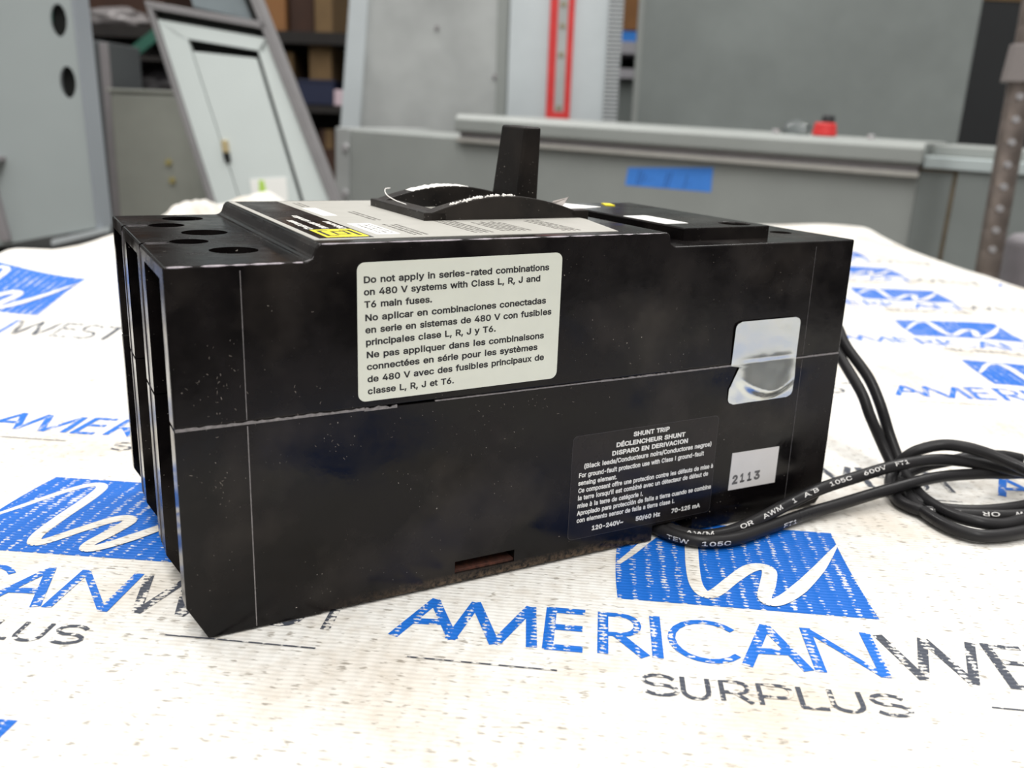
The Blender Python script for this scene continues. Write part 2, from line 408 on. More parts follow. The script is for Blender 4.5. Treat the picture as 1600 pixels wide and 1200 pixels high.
'p': '170|21,-57 21,152 45,152 45,128 47,128 55,138 61,144 69,149 79,153 92,154 110,151 125,144 138,133 148,117 154,98 156,76 154,53 148,34 138,18 125,6 110,-1 92,-3 79,-2 69,2 61,7 55,12 47,23 45,23 45,-57|88,19 101,21 112,26 120,35 126,47 130,60 131,76 130,91 126,104 120,116 112,125 101,130 88,132 75,130 64,125 56,116 50,105 46,92 45,76 46,60 50,46 56,35 65,26 75,21',
'q': '170|149,-57 124,-57 124,23 122,23 115,12 109,7 101,2 91,-2 78,-3 60,-1 45,6 32,18 22,34 16,53 14,76 16,98 22,117 32,133 45,144 60,151 78,154 91,153 101,149 109,144 115,138 123,128 125,128 125,152 149,152|82,19 95,21 105,26 114,35 120,46 123,60 125,76 123,92 120,105 114,116 105,125 95,130 82,132 69,130 58,125 49,116 43,104 40,91 39,76 40,60 43,47 50,35 58,26 69,21',
'r': '104|21,0 21,152 45,152 45,128 46,128 52,139 61,147 72,152 85,154 92,154 97,153 97,129 92,130 83,130 73,129 64,126 56,121 50,113 47,105 45,95 45,0',
's': '146|73,-3 58,-2 45,1 34,7 25,15 18,25 14,38 38,43 42,32 50,24 60,20 73,18 87,20 98,25 105,32 107,41 106,48 102,54 95,59 85,62 60,68 42,74 29,83 21,95 19,110 21,122 26,133 35,141 46,148 60,152 75,154 89,153 102,149 112,143 120,136 126,126 130,116 107,111 103,119 97,126 88,131 75,133 62,131 52,127 46,120 43,111 45,103 50,97 57,93 69,89 92,84 110,77 122,69 130,57 132,43 131,30 125,19 116,10 104,3 89,-2',
't': '91|82,152 82,131 3,131 3,152|26,188 50,188 50,39 51,30 54,25 60,21 68,20 74,20 81,21 85,1 77,-1 67,-2 50,1 37,9 29,21 26,37',
'u': '164|73,-2 59,0 46,4 36,12 28,23 23,38 21,56 21,152 45,152 45,58 48,42 55,30 66,23 80,20 90,21 100,25 107,31 113,39 117,49 118,61 118,152 143,152 143,0 119,0 119,37 123,37 114,19 103,7 89,0',
'v': '156|65,0 7,152 34,152 66,62 75,35 82,8 74,8 81,35 90,62 122,152 149,152 91,0',
'w': '227|55,0 9,152 35,152 53,85 62,55 70,17 66,17 74,54 82,85 101,152 127,152 145,85 153,54 161,17 157,17 165,54 173,85 192,152 218,152 172,0 147,0 128,69 122,90 116,112 111,135 116,135 111,112 105,90 99,69 79,0',
'x': '151|8,0 69,87 68,68 11,152 40,152 59,122 72,101 83,82 70,82 81,101 93,122 113,152 141,152 83,67 83,86 143,0 115,0 92,34 80,54 69,73 82,73 71,54 59,34 37,0',
'y': '156|19,-55 25,-34 29,-35 35,-36 42,-36 47,-34 52,-30 56,-23 60,-14 65,-1 7,152 34,152 66,62 75,35 82,8 73,8 81,35 90,62 122,152 149,152 82,-23 77,-34 71,-43 64,-50 56,-54 47,-57 37,-58 26,-57',
'z': '152|17,0 17,18 102,128 102,129 19,129 19,152 133,152 133,132 50,24 50,23 135,23 135,0',
'~': '181|21,60 22,75 26,87 33,96 41,102 51,105 60,107 70,105 79,102 88,97 98,88 110,79 115,77 119,77 127,78 133,83 137,91 138,101 160,101 159,86 155,74 148,65 140,59 130,56 120,55 111,56 102,59 93,65 83,73 71,82 66,83 61,84 54,83 48,79 44,71 43,60',
'É': '167|24,0 24,203 149,203 149,181 50,181 50,114 142,114 142,91 50,91 50,23 150,23 150,0|76,223 95,263 123,263 96,223',
'à': '156|64,-3 50,-2 38,2 27,9 19,18 14,29 12,43 13,55 17,64 23,72 31,77 40,81 50,84 71,88 93,91 101,92 106,94 109,97 110,102 110,103 109,111 107,119 102,124 96,129 88,131 78,132 68,131 60,129 53,125 47,120 43,115 40,110 16,116 23,129 31,138 42,145 53,150 65,153 78,154 96,152 105,149 114,144 122,137 129,128 133,116 135,101 135,0 111,0 111,21 109,21 101,10 94,5 86,0 76,-2|68,18 81,19 91,23 99,30 105,37 109,46 110,55 110,76 104,73 93,70 80,68 70,67 54,63 47,60 41,56 38,50 37,42 38,35 41,29 46,24 52,21 60,19|66,172 40,212 67,212 86,172',
'á': '156|64,-3 50,-2 38,2 27,9 19,18 14,29 12,43 13,55 17,64 23,72 31,77 40,81 50,84 71,88 93,91 101,92 106,94 109,97 110,102 110,103 109,111 107,119 102,124 96,129 88,131 78,132 68,131 60,129 53,125 47,120 43,115 40,110 16,116 23,129 31,138 42,145 53,150 65,153 78,154 96,152 105,149 114,144 122,137 129,128 133,116 135,101 135,0 111,0 111,21 109,21 101,10 94,5 86,0 76,-2|68,18 81,19 91,23 99,30 105,37 109,46 110,55 110,76 104,73 93,70 80,68 70,67 54,63 47,60 41,56 38,50 37,42 38,35 41,29 46,24 52,21 60,19|65,172 84,212 111,212 85,172',
'è': '162|85,-3 64,-1 47,7 33,18 22,34 16,53 14,75 16,97 22,116 32,132 46,144 63,151 82,154 94,153 106,150 118,144 128,136 136,126 143,113 147,97 148,78 148,68 30,68 30,88 135,88 124,81 123,95 119,107 113,118 105,126 95,130 82,132 69,130 59,125 50,118 44,108 40,97 38,84 38,71 40,55 44,42 51,32 60,25 72,20 85,18 94,19 101,21 108,24 114,29 119,35 122,42 146,36 141,25 134,16 125,8 113,2 100,-2|72,172 45,212 73,212 92,172',
'é': '162|85,-3 64,-1 47,7 33,18 22,34 16,53 14,75 16,97 22,116 32,132 46,144 63,151 82,154 94,153 106,150 118,144 128,136 136,126 143,113 147,97 148,78 148,68 30,68 30,88 135,88 124,81 123,95 119,107 113,118 105,126 95,130 82,132 69,130 59,125 50,118 44,108 40,97 38,84 38,71 40,55 44,42 51,32 60,25 72,20 85,18 94,19 101,21 108,24 114,29 119,35 122,42 146,36 141,25 134,16 125,8 113,2 100,-2|71,172 90,212 117,212 91,172',
'ó': '166|83,-3 64,-1 47,7 33,18 22,34 16,53 14,75 16,97 22,116 33,132 47,144 64,151 83,154 102,151 119,144 133,132 144,116 150,97 152,75 150,53 144,34 133,18 119,7 102,-1|83,19 97,21 108,26 117,35 123,47 126,60 128,75 126,90 123,103 117,115 108,124 97,130 83,132 69,130 58,124 49,115 43,103 40,90 39,75 40,60 43,47 49,35 58,26 69,21|72,172 91,212 119,212 92,172',
}
def glyph(ch):
    s = GLYPHS[ch].split('|')
    return int(s[0]) / 400, [[tuple(int(q) / 400 for q in p.split(',')) for p in c.split()] for c in s[1:] if c]


def text_width(t):
    return sum(0.26 if ch == ' ' else glyph(ch)[0] for ch in t)


FILLED = {}


def filled(ch, bold):
    """triangulated glyph with its contours pushed out by bold (em)"""
    if (ch, bold) in FILLED:
        return FILLED[ch, bold]
    adv, cs = glyph(ch)
    rings = []
    for c in cs:
        n, out = len(c), []
        for i in range(n):
            p, q, r = Vector(c[i - 1]), Vector(c[i]), Vector(c[(i + 1) % n])
            d0, d1 = (q - p).normalized(), (r - q).normalized()
            nn = Vector((-d0.y - d1.y, d0.x + d1.x))
            k = nn.length_squared / 2
            out.append(q + nn * (bold / max(k, 0.5)))
        rings.append(out)
    pts, edges = [], []
    for r in rings:
        s = len(pts)
        pts += r
        edges += [(s + i, s + (i + 1) % len(r)) for i in range(len(r))]
    vs, _, fs, *_ = delaunay_2d_cdt(pts, edges, [], 0, 1e-5)
    keep = []
    for f in fs:
        c = (vs[f[0]] + vs[f[1]] + vs[f[2]]) / 3
        w = 0
        for r in rings:
            for i in range(len(r)):
                p, q = r[i], r[(i + 1) % len(r)]
                if (p.y <= c.y) != (q.y <= c.y):
                    x = p.x + (c.y - p.y) / (q.y - p.y) * (q.x - p.x)
                    if x > c.x:
                        w += 1 if q.y > p.y else -1
        if w:
            keep.append(tuple(f))
    FILLED[ch, bold] = (adv, [(v.x, v.y) for v in vs], keep)
    return FILLED[ch, bold]


def text_mesh(lines, bold=0.0):
    """lines: (text, x0, y0, x1, y1, size) -> mesh in the XY plane (inches), each line stretched from x0 to x1 along its baseline; bold in em"""
    V, F = [], []
    for t, x0, y0, x1, y1, size in lines:
        L = math.hypot(x1 - x0, y1 - y0)
        sx = L / text_width(t)
        ca, sa = (x1 - x0) / L, (y1 - y0) / L
        pen = 0.0
        for ch in t:
            if ch == ' ':
                pen += 0.26
                continue
            adv, vs, fs = filled(ch, bold)
            s = len(V)
            for gx, gy in vs:
                X, Y = (pen + gx) * sx, gy * size
                V.append((x0 + X * ca - Y * sa, y0 + X * sa + Y * ca, 0))
            F += [tuple(s + i for i in f) for f in fs]
            pen += adv
    me = bpy.data.meshes.new('lettering')
    me.from_pydata(V, [], F)
    return me


def place_mesh(me, fn):
    for v in me.vertices:
        v.co = Vector(fn(v.co.x, v.co.y)) * S
    me.materials.clear()
    return me

# ------------------------------------------------------------------ materials


def black_plastic(name, base=(0.0034, 0.0029, 0.0031), dusty=False, rough=0.24, speck=True, wipe=1.6, spec=0.2):
    m, nd, lk, b = new_mat(name)
    tc = N(nd, 'ShaderNodeTexCoord')
    ob = tc.outputs['Object']
    smear = noise_node(nd, lk, 42, 5, 0.62, ob)
    sm = ramp(nd, lk, smear.outputs[0], 0.42, 0.68)
    col = mixc(nd, lk, sm.outputs[0], base, (base[0] * (1 + 0.9 * wipe), base[1] * (1 + 0.75 * wipe), base[2] * (1 + 0.6 * wipe)))
    grime = ramp(nd, lk, noise_node(nd, lk, 26, 4, 0.55, ob).outputs[0], 0.50, 0.64)
    col = mixc(nd, lk, math_node(nd, lk, 'MULTIPLY', grime.outputs[0], min(1, 0.55 * wipe)), col, (0.0215, 0.0180, 0.0158))
    if speck:
        sp = noise_node(nd, lk, 1500, 1, 0.5, ob)
        spm = ramp(nd, lk, sp.outputs[0], 0.735, 0.77)
        patch = ramp(nd, lk, noise_node(nd, lk, 55, 2, 0.5, ob).outputs[0], 0.48, 0.62)
        col = mixc(nd, lk, math_node(nd, lk, 'MULTIPLY', spm.outputs[0], patch.outputs[0]), col, (0.30, 0.27, 0.24))
        # short pale scuffs
        mp = N(nd, 'ShaderNodeMapping')
        mp.inputs['Scale'].default_value = (1, 1, 0.35)
        mp.inputs['Rotation'].default_value = (0.3, 0.5, 0.7)
        lk.new(ob, mp.inputs[0])
        sc = noise_node(nd, lk, 420, 2, 0.6, mp.outputs[0])
        scm = ramp(nd, lk, sc.outputs[0], 0.74, 0.80)
        pm = ramp(nd, lk, noise_node(nd, lk, 30, 2, 0.5, ob).outputs[0], 0.60, 0.70)
        col = mixc(nd, lk, math_node(nd, lk, 'MULTIPLY', scm.outputs[0], pm.outputs[0]), col, (0.10, 0.095, 0.09))
    if dusty:
        # brown dirt caked along the bottom edge of the housing
        sx = N(nd, 'ShaderNodeSeparateXYZ')
        lk.new(ob, sx.inputs[0])
        zz = N(nd, 'ShaderNodeMapRange')
        lk.new(sx.outputs[2], zz.inputs[0])
        zz.inputs[1].default_value = 0.13 * S
        zz.inputs[2].default_value = 0.0
        xx = N(nd, 'ShaderNodeMapRange')
        lk.new(sx.outputs[0], xx.inputs[0])
        xx.inputs[1].default_value = 1.2 * S
        xx.inputs[2].default_value = 2.6 * S
        x2 = N(nd, 'ShaderNodeMapRange')
        lk.new(sx.outputs[0], x2.inputs[0])
        x2.inputs[1].default_value = 5.4 * S
        x2.inputs[2].default_value = 4.6 * S
        dn = ramp(nd, lk, noise_node(nd, lk, 700, 4, 0.7, ob).outputs[0], 0.40, 0.62)
        f = math_node(nd, lk, 'MULTIPLY', math_node(nd, lk, 'MULTIPLY', zz.outputs[0], dn.outputs[0]), math_node(nd, lk, 'MULTIPLY', xx.outputs[0], x2.outputs[0]))
        col = mixc(nd, lk, f, col, (0.125, 0.085, 0.055))
    lk.new(col, b.inputs['Base Color'])
    mr = N(nd, 'ShaderNodeMapRange')
    lk.new(smear.outputs[0], mr.inputs[0])
    mr.inputs[1].default_value = 0.35
    mr.inputs[2].default_value = 0.7
    mr.inputs[3].default_value = max(0.06, rough - 0.16)
    mr.inputs[4].default_value = rough + 0.14
    lk.new(mr.outputs[0], b.inputs['Roughness'])
    b.inputs['Specular IOR Level'].default_value = spec
    bp = N(nd, 'ShaderNodeBump')
    bp.inputs['Strength'].default_value = 0.10
    bp.inputs['Distance'].default_value = 0.0003
    lk.new(noise_node(nd, lk, 260, 3, 0.5, ob).outputs[0], bp.inputs['Height'])
    lk.new(bp.outputs[0], b.inputs['Normal'])
    return m


def weave_masks(nd, lk, wear):
    """tarpaulin weave in the cloth's own axes: returns (height, ink gaps, dark dashes, object vector)"""
    tc = N(nd, 'ShaderNodeTexCoord')
    ob = tc.outputs['Object']
    wob = noise_node(nd, lk, 130, 2, 0.5, ob)
    sx = N(nd, 'ShaderNodeSeparateXYZ')
    lk.new(ob, sx.inputs[0])
    du = math_node(nd, lk, 'MULTIPLY', math_node(nd, lk, 'SUBTRACT', wob.outputs[0], 0.5), 0.05 * S)
    uu = math_node(nd, lk, 'ADD', sx.outputs[0], du)
    vv = math_node(nd, lk, 'ADD', sx.outputs[1], du)
    su = math_node(nd, lk, 'SINE', math_node(nd, lk, 'MULTIPLY', uu, 2 * math.pi / (0.165 * S)))
    sv = math_node(nd, lk, 'SINE', math_node(nd, lk, 'MULTIPLY', vv, 2 * math.pi / (0.062 * S)))
    h = math_node(nd, lk, 'ADD', math_node(nd, lk, 'MULTIPLY', su, 0.55), math_node(nd, lk, 'MULTIPLY', sv, 0.22))
    # ink misses the valleys of the weave
    hi = noise_node(nd, lk, 900, 2, 0.6, ob)
    lo = noise_node(nd, lk, 70, 2, 0.5, ob)
    g = math_node(nd, lk, 'ADD', math_node(nd, lk, 'ADD', math_node(nd, lk, 'MULTIPLY', su, 0.22), math_node(nd, lk, 'MULTIPLY', sv, 0.14)), math_node(nd, lk, 'MULTIPLY', hi.outputs[0], 1.15))
    g = math_node(nd, lk, 'ADD', g, math_node(nd, lk, 'MULTIPLY', lo.outputs[0], 0.7))
    gaps = ramp(nd, lk, math_node(nd, lk, 'MULTIPLY', g, 0.6), wear, wear + 0.10)
    mp = N(nd, 'ShaderNodeMapping')
    mp.inputs['Scale'].default_value = (0.4, 1.5, 1)
    lk.new(ob, mp.inputs[0])
    dn = noise_node(nd, lk, 760, 2, 0.55, mp.outputs[0])
    dash = ramp(nd, lk, math_node(nd, lk, 'ADD', dn.outputs[0], math_node(nd, lk, 'MULTIPLY', su, 0.045)), 0.615, 0.72)
    return h, gaps.outputs[0], dash.outputs[0], ob


def cloth_mat(name, ink=None, gap=1.0, wear=0.69):
    m, nd, lk, b = new_mat(name)
    h, gaps, dash, ob = weave_masks(nd, lk, wear)
    white = (0.78, 0.765, 0.725)
    stain = ramp(nd, lk, noise_node(nd, lk, 16, 4, 0.6, ob).outputs[0], 0.47, 0.70)
    col = mixc(nd, lk, math_node(nd, lk, 'MULTIPLY', stain.outputs[0], 0.7), white, (0.56, 0.49, 0.40))
    fine = ramp(nd, lk, noise_node(nd, lk, 240, 3, 0.6, ob).outputs[0], 0.45, 0.75)
    col = mixc(nd, lk, math_node(nd, lk, 'MULTIPLY', fine.outputs[0], 0.45), col, (0.52, 0.46, 0.38))
    col = mixc(nd, lk, math_node(nd, lk, 'MULTIPLY', dash, 0.72), col, (0.22, 0.19, 0.15))
    if ink is not None:
        col = mixc(nd, lk, math_node(nd, lk, 'MULTIPLY', gaps, gap), ink, col)
    lk.new(col, b.inputs['Base Color'])
    b.inputs['Roughness'].default_value = 0.55
    b.inputs['Specular IOR Level'].default_value = 0.3
    bp = N(nd, 'ShaderNodeBump')
    bp.inputs['Strength'].default_value = 0.5
    bp.inputs['Distance'].default_value = 0.0004
    lk.new(h, bp.inputs['Height'])
    lk.new(bp.outputs[0], b.inputs['Normal'])
    return m


M = {}
M['black'] = black_plastic('black_molded_plastic')
M['black_base'] = black_plastic('black_molded_plastic_dusty', dusty=True)
M['black_handle'] = black_plastic('black_handle_plastic', base=(0.007, 0.006, 0.0055), rough=0.45)
M['flash'] = simple('worn_plastic_edge', (120, 116, 116), 0.6, var=0.35, scale=900)
M['esc'] = black_plastic('dusty_black_plastic', base=(0.012, 0.011, 0.0105), rough=0.45)
M['worn'] = simple('worn_highlight', (168, 160, 166), 0.35, var=0.35, scale=500)  # pale tone stands for edge wear and bevel highlight together
M['worn_glint_dim'] = simple('dull_worn_highlight', (92, 88, 90), 0.4, var=0.4, scale=500)  # dimmer painted highlight for the weaker edges and barrier lines
M['torn'] = simple('torn_white_film', (238, 235, 230), 0.6, var=0.1, scale=400)
M['burr'] = simple('grey_plastic_burr', (150, 143, 138), 0.5, var=0.2, scale=600)
M['warn'] = simple('white_label', (214, 216, 203), 0.42, var=0.03, scale=90)
M['ink'] = simple('black_ink', (26, 24, 26), 0.5)
M['white_ink'] = simple('white_ink', (222, 220, 214), 0.5)
M['shunt'] = black_plastic('black_label_film', base=(0.0095, 0.0085, 0.009), rough=0.26, speck=False)
M['shunt_rim'] = simple('label_film_edge', (58, 55, 56), 0.4)
M['date'] = simple('grey_white_label', (204, 201, 197), 0.5, var=0.02, scale=200)
M['face'] = simple('brushed_label', (176, 174, 167), 0.4, var=0.05, scale=140)
M['yellow'] = simple('yellow_ink', (245, 228, 50), 0.45)
M['face_ink'] = simple('faded_ink', (104, 101, 96), 0.5)
M['white'] = simple('white_sticker', (240, 240, 236), 0.45)
M['rust'] = simple('rusty_dirt', (74, 40, 28), 0.9, var=0.6, scale=700)
M['wire'] = black_plastic('black_wire_jacket', base=(0.016, 0.0155, 0.0165), rough=0.42, speck=False, wipe=0.2)
M['wire_ink'] = simple('wire_print_ink', (205, 203, 200), 0.5, var=0.2, scale=2500)
M['cloth'] = cloth_mat('woven_tarpaulin')
M['blue_ink'] = cloth_mat('tarpaulin_blue_print', lin((16, 98, 190)), 0.85)
M['blue_ink_letters'] = cloth_mat('tarpaulin_blue_lettering', lin((26, 104, 196)), 0.9, 0.66)
M['grey_ink'] = cloth_mat('tarpaulin_grey_print', lin((70, 74, 84)), 1.0, 0.60)


def foil():
    m, nd, lk, b = new_mat('silver_foil')
    tc = N(nd, 'ShaderNodeTexCoord')
    b.inputs['Metallic'].default_value = 0.9
    b.inputs['Roughness'].default_value = 0.21
    n = noise_node(nd, lk, 120, 4, 0.6, tc.outputs['Object'])
    lk.new(mixc(nd, lk, n.outputs[0], lin((214, 214, 206)), lin((188, 196, 200))), b.inputs['Base Color'])
    bp = N(nd, 'ShaderNodeBump')
    bp.inputs['Strength'].default_value = 0.10
    bp.inputs['Distance'].default_value = 0.0008
    lk.new(noise_node(nd, lk, 150, 3, 0.5, tc.outputs['Object']).outputs[0], bp.inputs['Height'])
    lk.new(bp.outputs[0], b.inputs['Normal'])
    return m


M['foil'] = foil()

# ------------------------------------------------------------------ the setting
b = MB()
b.box(-150, 150, -120, 196, -37, -36)
structure(b.build('floor', simple('concrete_floor', (120, 116, 110), 0.7, var=0.15, scale=6)))
b = MB()
b.box(-150, 150, 196, 198, -36, 110)
structure(b.build('wall_back', simple('dark_wall', (44, 38, 34), 0.8, var=0.3, scale=3)))

# ------------------------------------------------------------------ workbench under the cloth
wb = thing('workbench', 'long plain workbench hidden under the white printed cloth', 'workbench', (0, 20, -36))
b = MB()
b.box(-11.9, 15.9, -17.3, 25.2, 34.0, 35.55)
b.build('tabletop', simple('bench_top_board', (140, 132, 120), 0.6, var=0.2, scale=20), wb, bevel=0.1)
for lx in (-11.5, 13.5):
    for ly in (-16.5, 22.5):
        b = MB()
        b.box(lx, lx + 1.6, ly, ly + 1.6, 0, 34.0)
        b.build('leg', simple('bench_leg_steel', (80, 82, 84), 0.5), wb)

# ------------------------------------------------------------------ printed tarpaulin spread over the bench
CA = 0.5009 - math.radians(33.8)                     # direction of the print rows
BR = Matrix.Translation((-2.899, 7.494, 0)) @ Matrix.Rotation(0.5009, 4, 'Z')
CO = BR @ Vector((1.737, -0.634, 0))                 # left foot of the first letter of the nearest print
CT = Matrix.Translation(CO) @ Matrix.Rotation(CA, 4, 'Z')
CTI = CT.inverted()


def bump2(x, y, cx, cy, rx, ry):
    return math.exp(-((x - cx) / rx) ** 2 - ((y - cy) / ry) ** 2)


def cloth_z(lat, dep):
    """height of the cloth: flat where the breaker and leads press on it, soft swells elsewhere"""
    q = BR.inverted() @ Vector((lat, dep, 0))
    dx = max(0 - q.x, q.x - 11.5, 0)
    dy = max(-2.2 - q.y, q.y - 4.2, 0)
    k = min(1, math.hypot(dx, dy) / 4)
    z = 0.10 * k * (mnoise.noise(Vector((lat * 0.16, dep * 0.16, 3.1))) + 0.5 * mnoise.noise(Vector((lat * 0.4, dep * 0.35, 7.7))))
    # the cloth rides over a hump along its far left side and is rucked up at that edge
    st = lambda e0, e1, t: (lambda s: s * s * (3 - 2 * s))(min(1, max(0, (t - e0) / (e1 - e0))))
    hump = st(17.6, 22.6, dep) * st(-4.5, -9.5, lat)
    hump *= 1 - st(27, 33, dep) * st(-12.3, -10.8, lat)
    z += hump * (0.84 + 0.10 * st(-9.5, -12.4, lat) + 0.34 * bump2(lat, dep, -12.6, 22.0, 1.6, 2.2) + 0.12 * mnoise.noise(Vector((lat * 0.5, dep * 0.4, 2))))
    z += 0.16 * st(15.5, 18.5, dep) * st(-5, -8, lat) * (1 - hump)
    z += 0.46 * bump2(lat, dep, -12.1, 35.0, 0.8, 2.4) * (1 + 0.6 * mnoise.noise(Vector((lat * 1.3, dep * 1.3, 1))))
    z += 0.40 * bump2(lat, dep, 15.2, 44.5, 3.5, 2.5)
    return z - 0.02


LATS, DEPS = (-12.4, 16.6), (2.2, 45.9)
cl = MB()
nx, ny = 150, 190
xs = [LATS[0] + (LATS[1] - LATS[0]) * i / nx for i in range(nx + 1)]
ys = [DEPS[0] + (DEPS[1] - DEPS[0]) * j / ny for j in range(ny + 1)]


def drape(d):
    """rounded fall over the bench edge: (outward, down) for path length d"""
    if d <= 0:
        return 0.0, 0.0
    r = 0.35
    a = min(d / r, math.pi / 2)
    return r * math.sin(a), -r * (1 - math.cos(a)) - max(0, d - r * math.pi / 2)


EXT = [0.12, 0.25, 0.4, 0.6, 0.9, 1.4, 2.2, 3.2, 4.6]
cx = [LATS[0] - e for e in EXT[::-1]] + xs + [LATS[1] + e for e in EXT]
cy = [DEPS[0] - e for e in EXT[::-1]] + ys + [DEPS[1] + e for e in EXT]
rows = []
for y in cy:
    r = []
    for x in cx:
        dx, dy = max(LATS[0] - x, x - LATS[1], 0), max(DEPS[0] - y, y - DEPS[1], 0)
        ox, zx = drape(dx)
        oy, zy = drape(dy)
        X = min(max(x, LATS[0]), LATS[1]) + (ox if x > LATS[1] else -ox)
        Y = min(max(y, DEPS[0]), DEPS[1]) + (oy if y > DEPS[1] else -oy)
        Z = cloth_z(X, Y) * (1 if not (dx or dy) else math.exp(-(dx + dy) * 1.5)) + min(zx, zy)
        X += 0.12 * mnoise.noise(Vector((0.2, Y * 0.25, 0))) * (1 if dx else 0)
        r.append(cl.bm.verts.new(CTI @ Vector((X, Y, Z))))
    rows.append(r)
for j in range(len(rows) - 1):
    for i in range(len(rows[0]) - 1):
        cl.bm.faces.new((rows[j][i], rows[j][i + 1], rows[j + 1][i + 1], rows[j + 1][i]))
cloth = cl.build('tablecloth', M['cloth'], smooth=True)
cloth.location = CO * S
cloth.rotation_euler = (0, 0, CA)
tag(cloth, 'white woven tarpaulin with blue and grey lettering spread over the bench', 'tablecloth')


class Ink:
    """flat printed strokes lying on the cloth, in the print's own axes"""

    def __init__(self, ou, ov):
        self.bm, self.o, self.k = bmesh.new(), (ou, ov), 0

    def vert(self, u, v, lift):
        p = CT @ Vector((u + self.o[0], v + self.o[1], 0))
        self.last = p
        return self.bm.verts.new((u + self.o[0], v + self.o[1], cloth_z(p.x, p.y) + lift))

    def inside(self, u, v):
        p = CT @ Vector((u + self.o[0], v + self.o[1], 0))
        return LATS[0] + 0.1 < p.x < LATS[1] - 0.1 and DEPS[0] < p.y < DEPS[1] - 0.2

    def ribbon(self, pts, w, mi=0, lift=0.004, step=0.25):
        """pts (u, v); w: width or list of widths"""
        self.k += 1
        lift += self.k * 0.00006
        P = [Vector(p) for p in pts]
        W = w if isinstance(w, (list, tuple)) else [w] * len(P)
        Q, Wq = [], []
        for i in range(len(P) - 1):
            n = max(1, int((P[i + 1] - P[i]).length / step))
            for j in range(n):
                Q.append(P[i].lerp(P[i + 1], j / n))
                Wq.append(W[i] + (W[i + 1] - W[i]) * j / n)
        Q.append(P[-1])
        Wq.append(W[-1])
        if not all(self.inside(*q) for q in Q):
            return
        prev = None
        for i, q in enumerate(Q):
            t = (Q[min(i + 1, len(Q) - 1)] - Q[max(i - 1, 0)]).normalized()
            n = Vector((-t.y, t.x)) * Wq[i] / 2
            cur = (self.vert(*(q + n), lift), self.vert(*(q - n), lift))
            if prev:
                self.bm.faces.new((prev[1], cur[1], cur[0], prev[0])).material_index = mi
            prev = cur

    def done(self, name, mats):
        for f in self.bm.faces:
            if f.normal.z == 0:
                f.normal_update()
        if not self.bm.faces:
            self.bm.free()
            return
        me = bpy.data.meshes.new(name)
        self.bm.transform(Matrix.Scale(S, 4))
        bmesh.ops.recalc_face_normals(self.bm, faces=self.bm.faces)
        self.bm.normal_update()
        fl = [f for f in self.bm.faces if f.normal.z < 0]
        bmesh.ops.reverse_faces(self.bm, faces=fl)
        self.bm.to_mesh(me)
        self.bm.free()
        return link(name, me, mats, cloth)


def arc(cx, cy, rx, ry, a0, a1, n=10):
    return [(cx + rx * math.cos(math.radians(a0 + (a1 - a0) * i / n)), cy + ry * math.sin(math.radians(a0 + (a1 - a0) * i / n))) for i in range(n + 1)]


BLUE_STROKES = [
    [(0.02, 0.0), (0.32, 0.74)], [(0.30, 0.72), (0.60, 0.02)], [(0.17, 0.29), (0.46, 0.31)],
    [(0.57, 0.02), (0.73, 0.74)], [(0.72, 0.74), (1.0, 0.0)], [(1.0, 0.0), (1.29, 0.74)], [(1.29, 0.74), (1.35, 0.0)],
    [(1.50, 0.76), (1.50, 0.0)], [(1.47, 0.72), (1.84, 0.72)], [(1.47, 0.40), (1.82, 0.40)], [(1.47, 0.035), (1.83, 0.035)],
    [(2.02, 0.76), (2.02, 0.0)], [(2.0, 0.72), (2.18, 0.72)] + arc(2.2, 0.54, 0.16, 0.18, 88, -88, 8) + [(2.02, 0.35)], [(2.16, 0.35), (2.42, 0.0)],
    [(2.535, 0.76), (2.535, 0.0)],
    arc(3.02, 0.375, 0.34, 0.35, 38, 322, 16),
    [(3.35, 0.0), (3.63, 0.76)], [(3.62, 0.76), (3.91, 0.0)], [(3.46, 0.27), (3.78, 0.29)],
    [(4.02, 0.0), (4.02, 0.77)], [(4.03, 0.74), (4.58, 0.03)], [(4.60, 0.0), (4.60, 0.77)],
]
GREY_STROKES = [
    [(4.72, 0.75), (4.94, 0.02)], [(4.94, 0.02), (5.15, 0.75)], [(5.15, 0.75), (5.38, 0.02)], [(5.38, 0.02), (5.60, 0.75)],
    [(5.74, 0.76), (5.74, 0.0)], [(5.72, 0.72), (6.06, 0.72)], [(5.72, 0.44), (6.04, 0.44)], [(5.72, 0.035), (6.06, 0.035)],
    arc(6.36, 0.55, 0.18, 0.175, 30, 250, 8) + arc(6.36, 0.20, 0.19, 0.18, 80, -150, 10),
    [(6.62, 0.72), (7.06, 0.72)], [(6.84, 0.72), (6.84, 0.0)],
]


def small_s(x0):
    return arc(x0 + 0.15, -0.355, 0.14, 0.075, 20, 250, 7) + arc(x0 + 0.16, -0.495, 0.15, 0.075, 85, -150, 8)


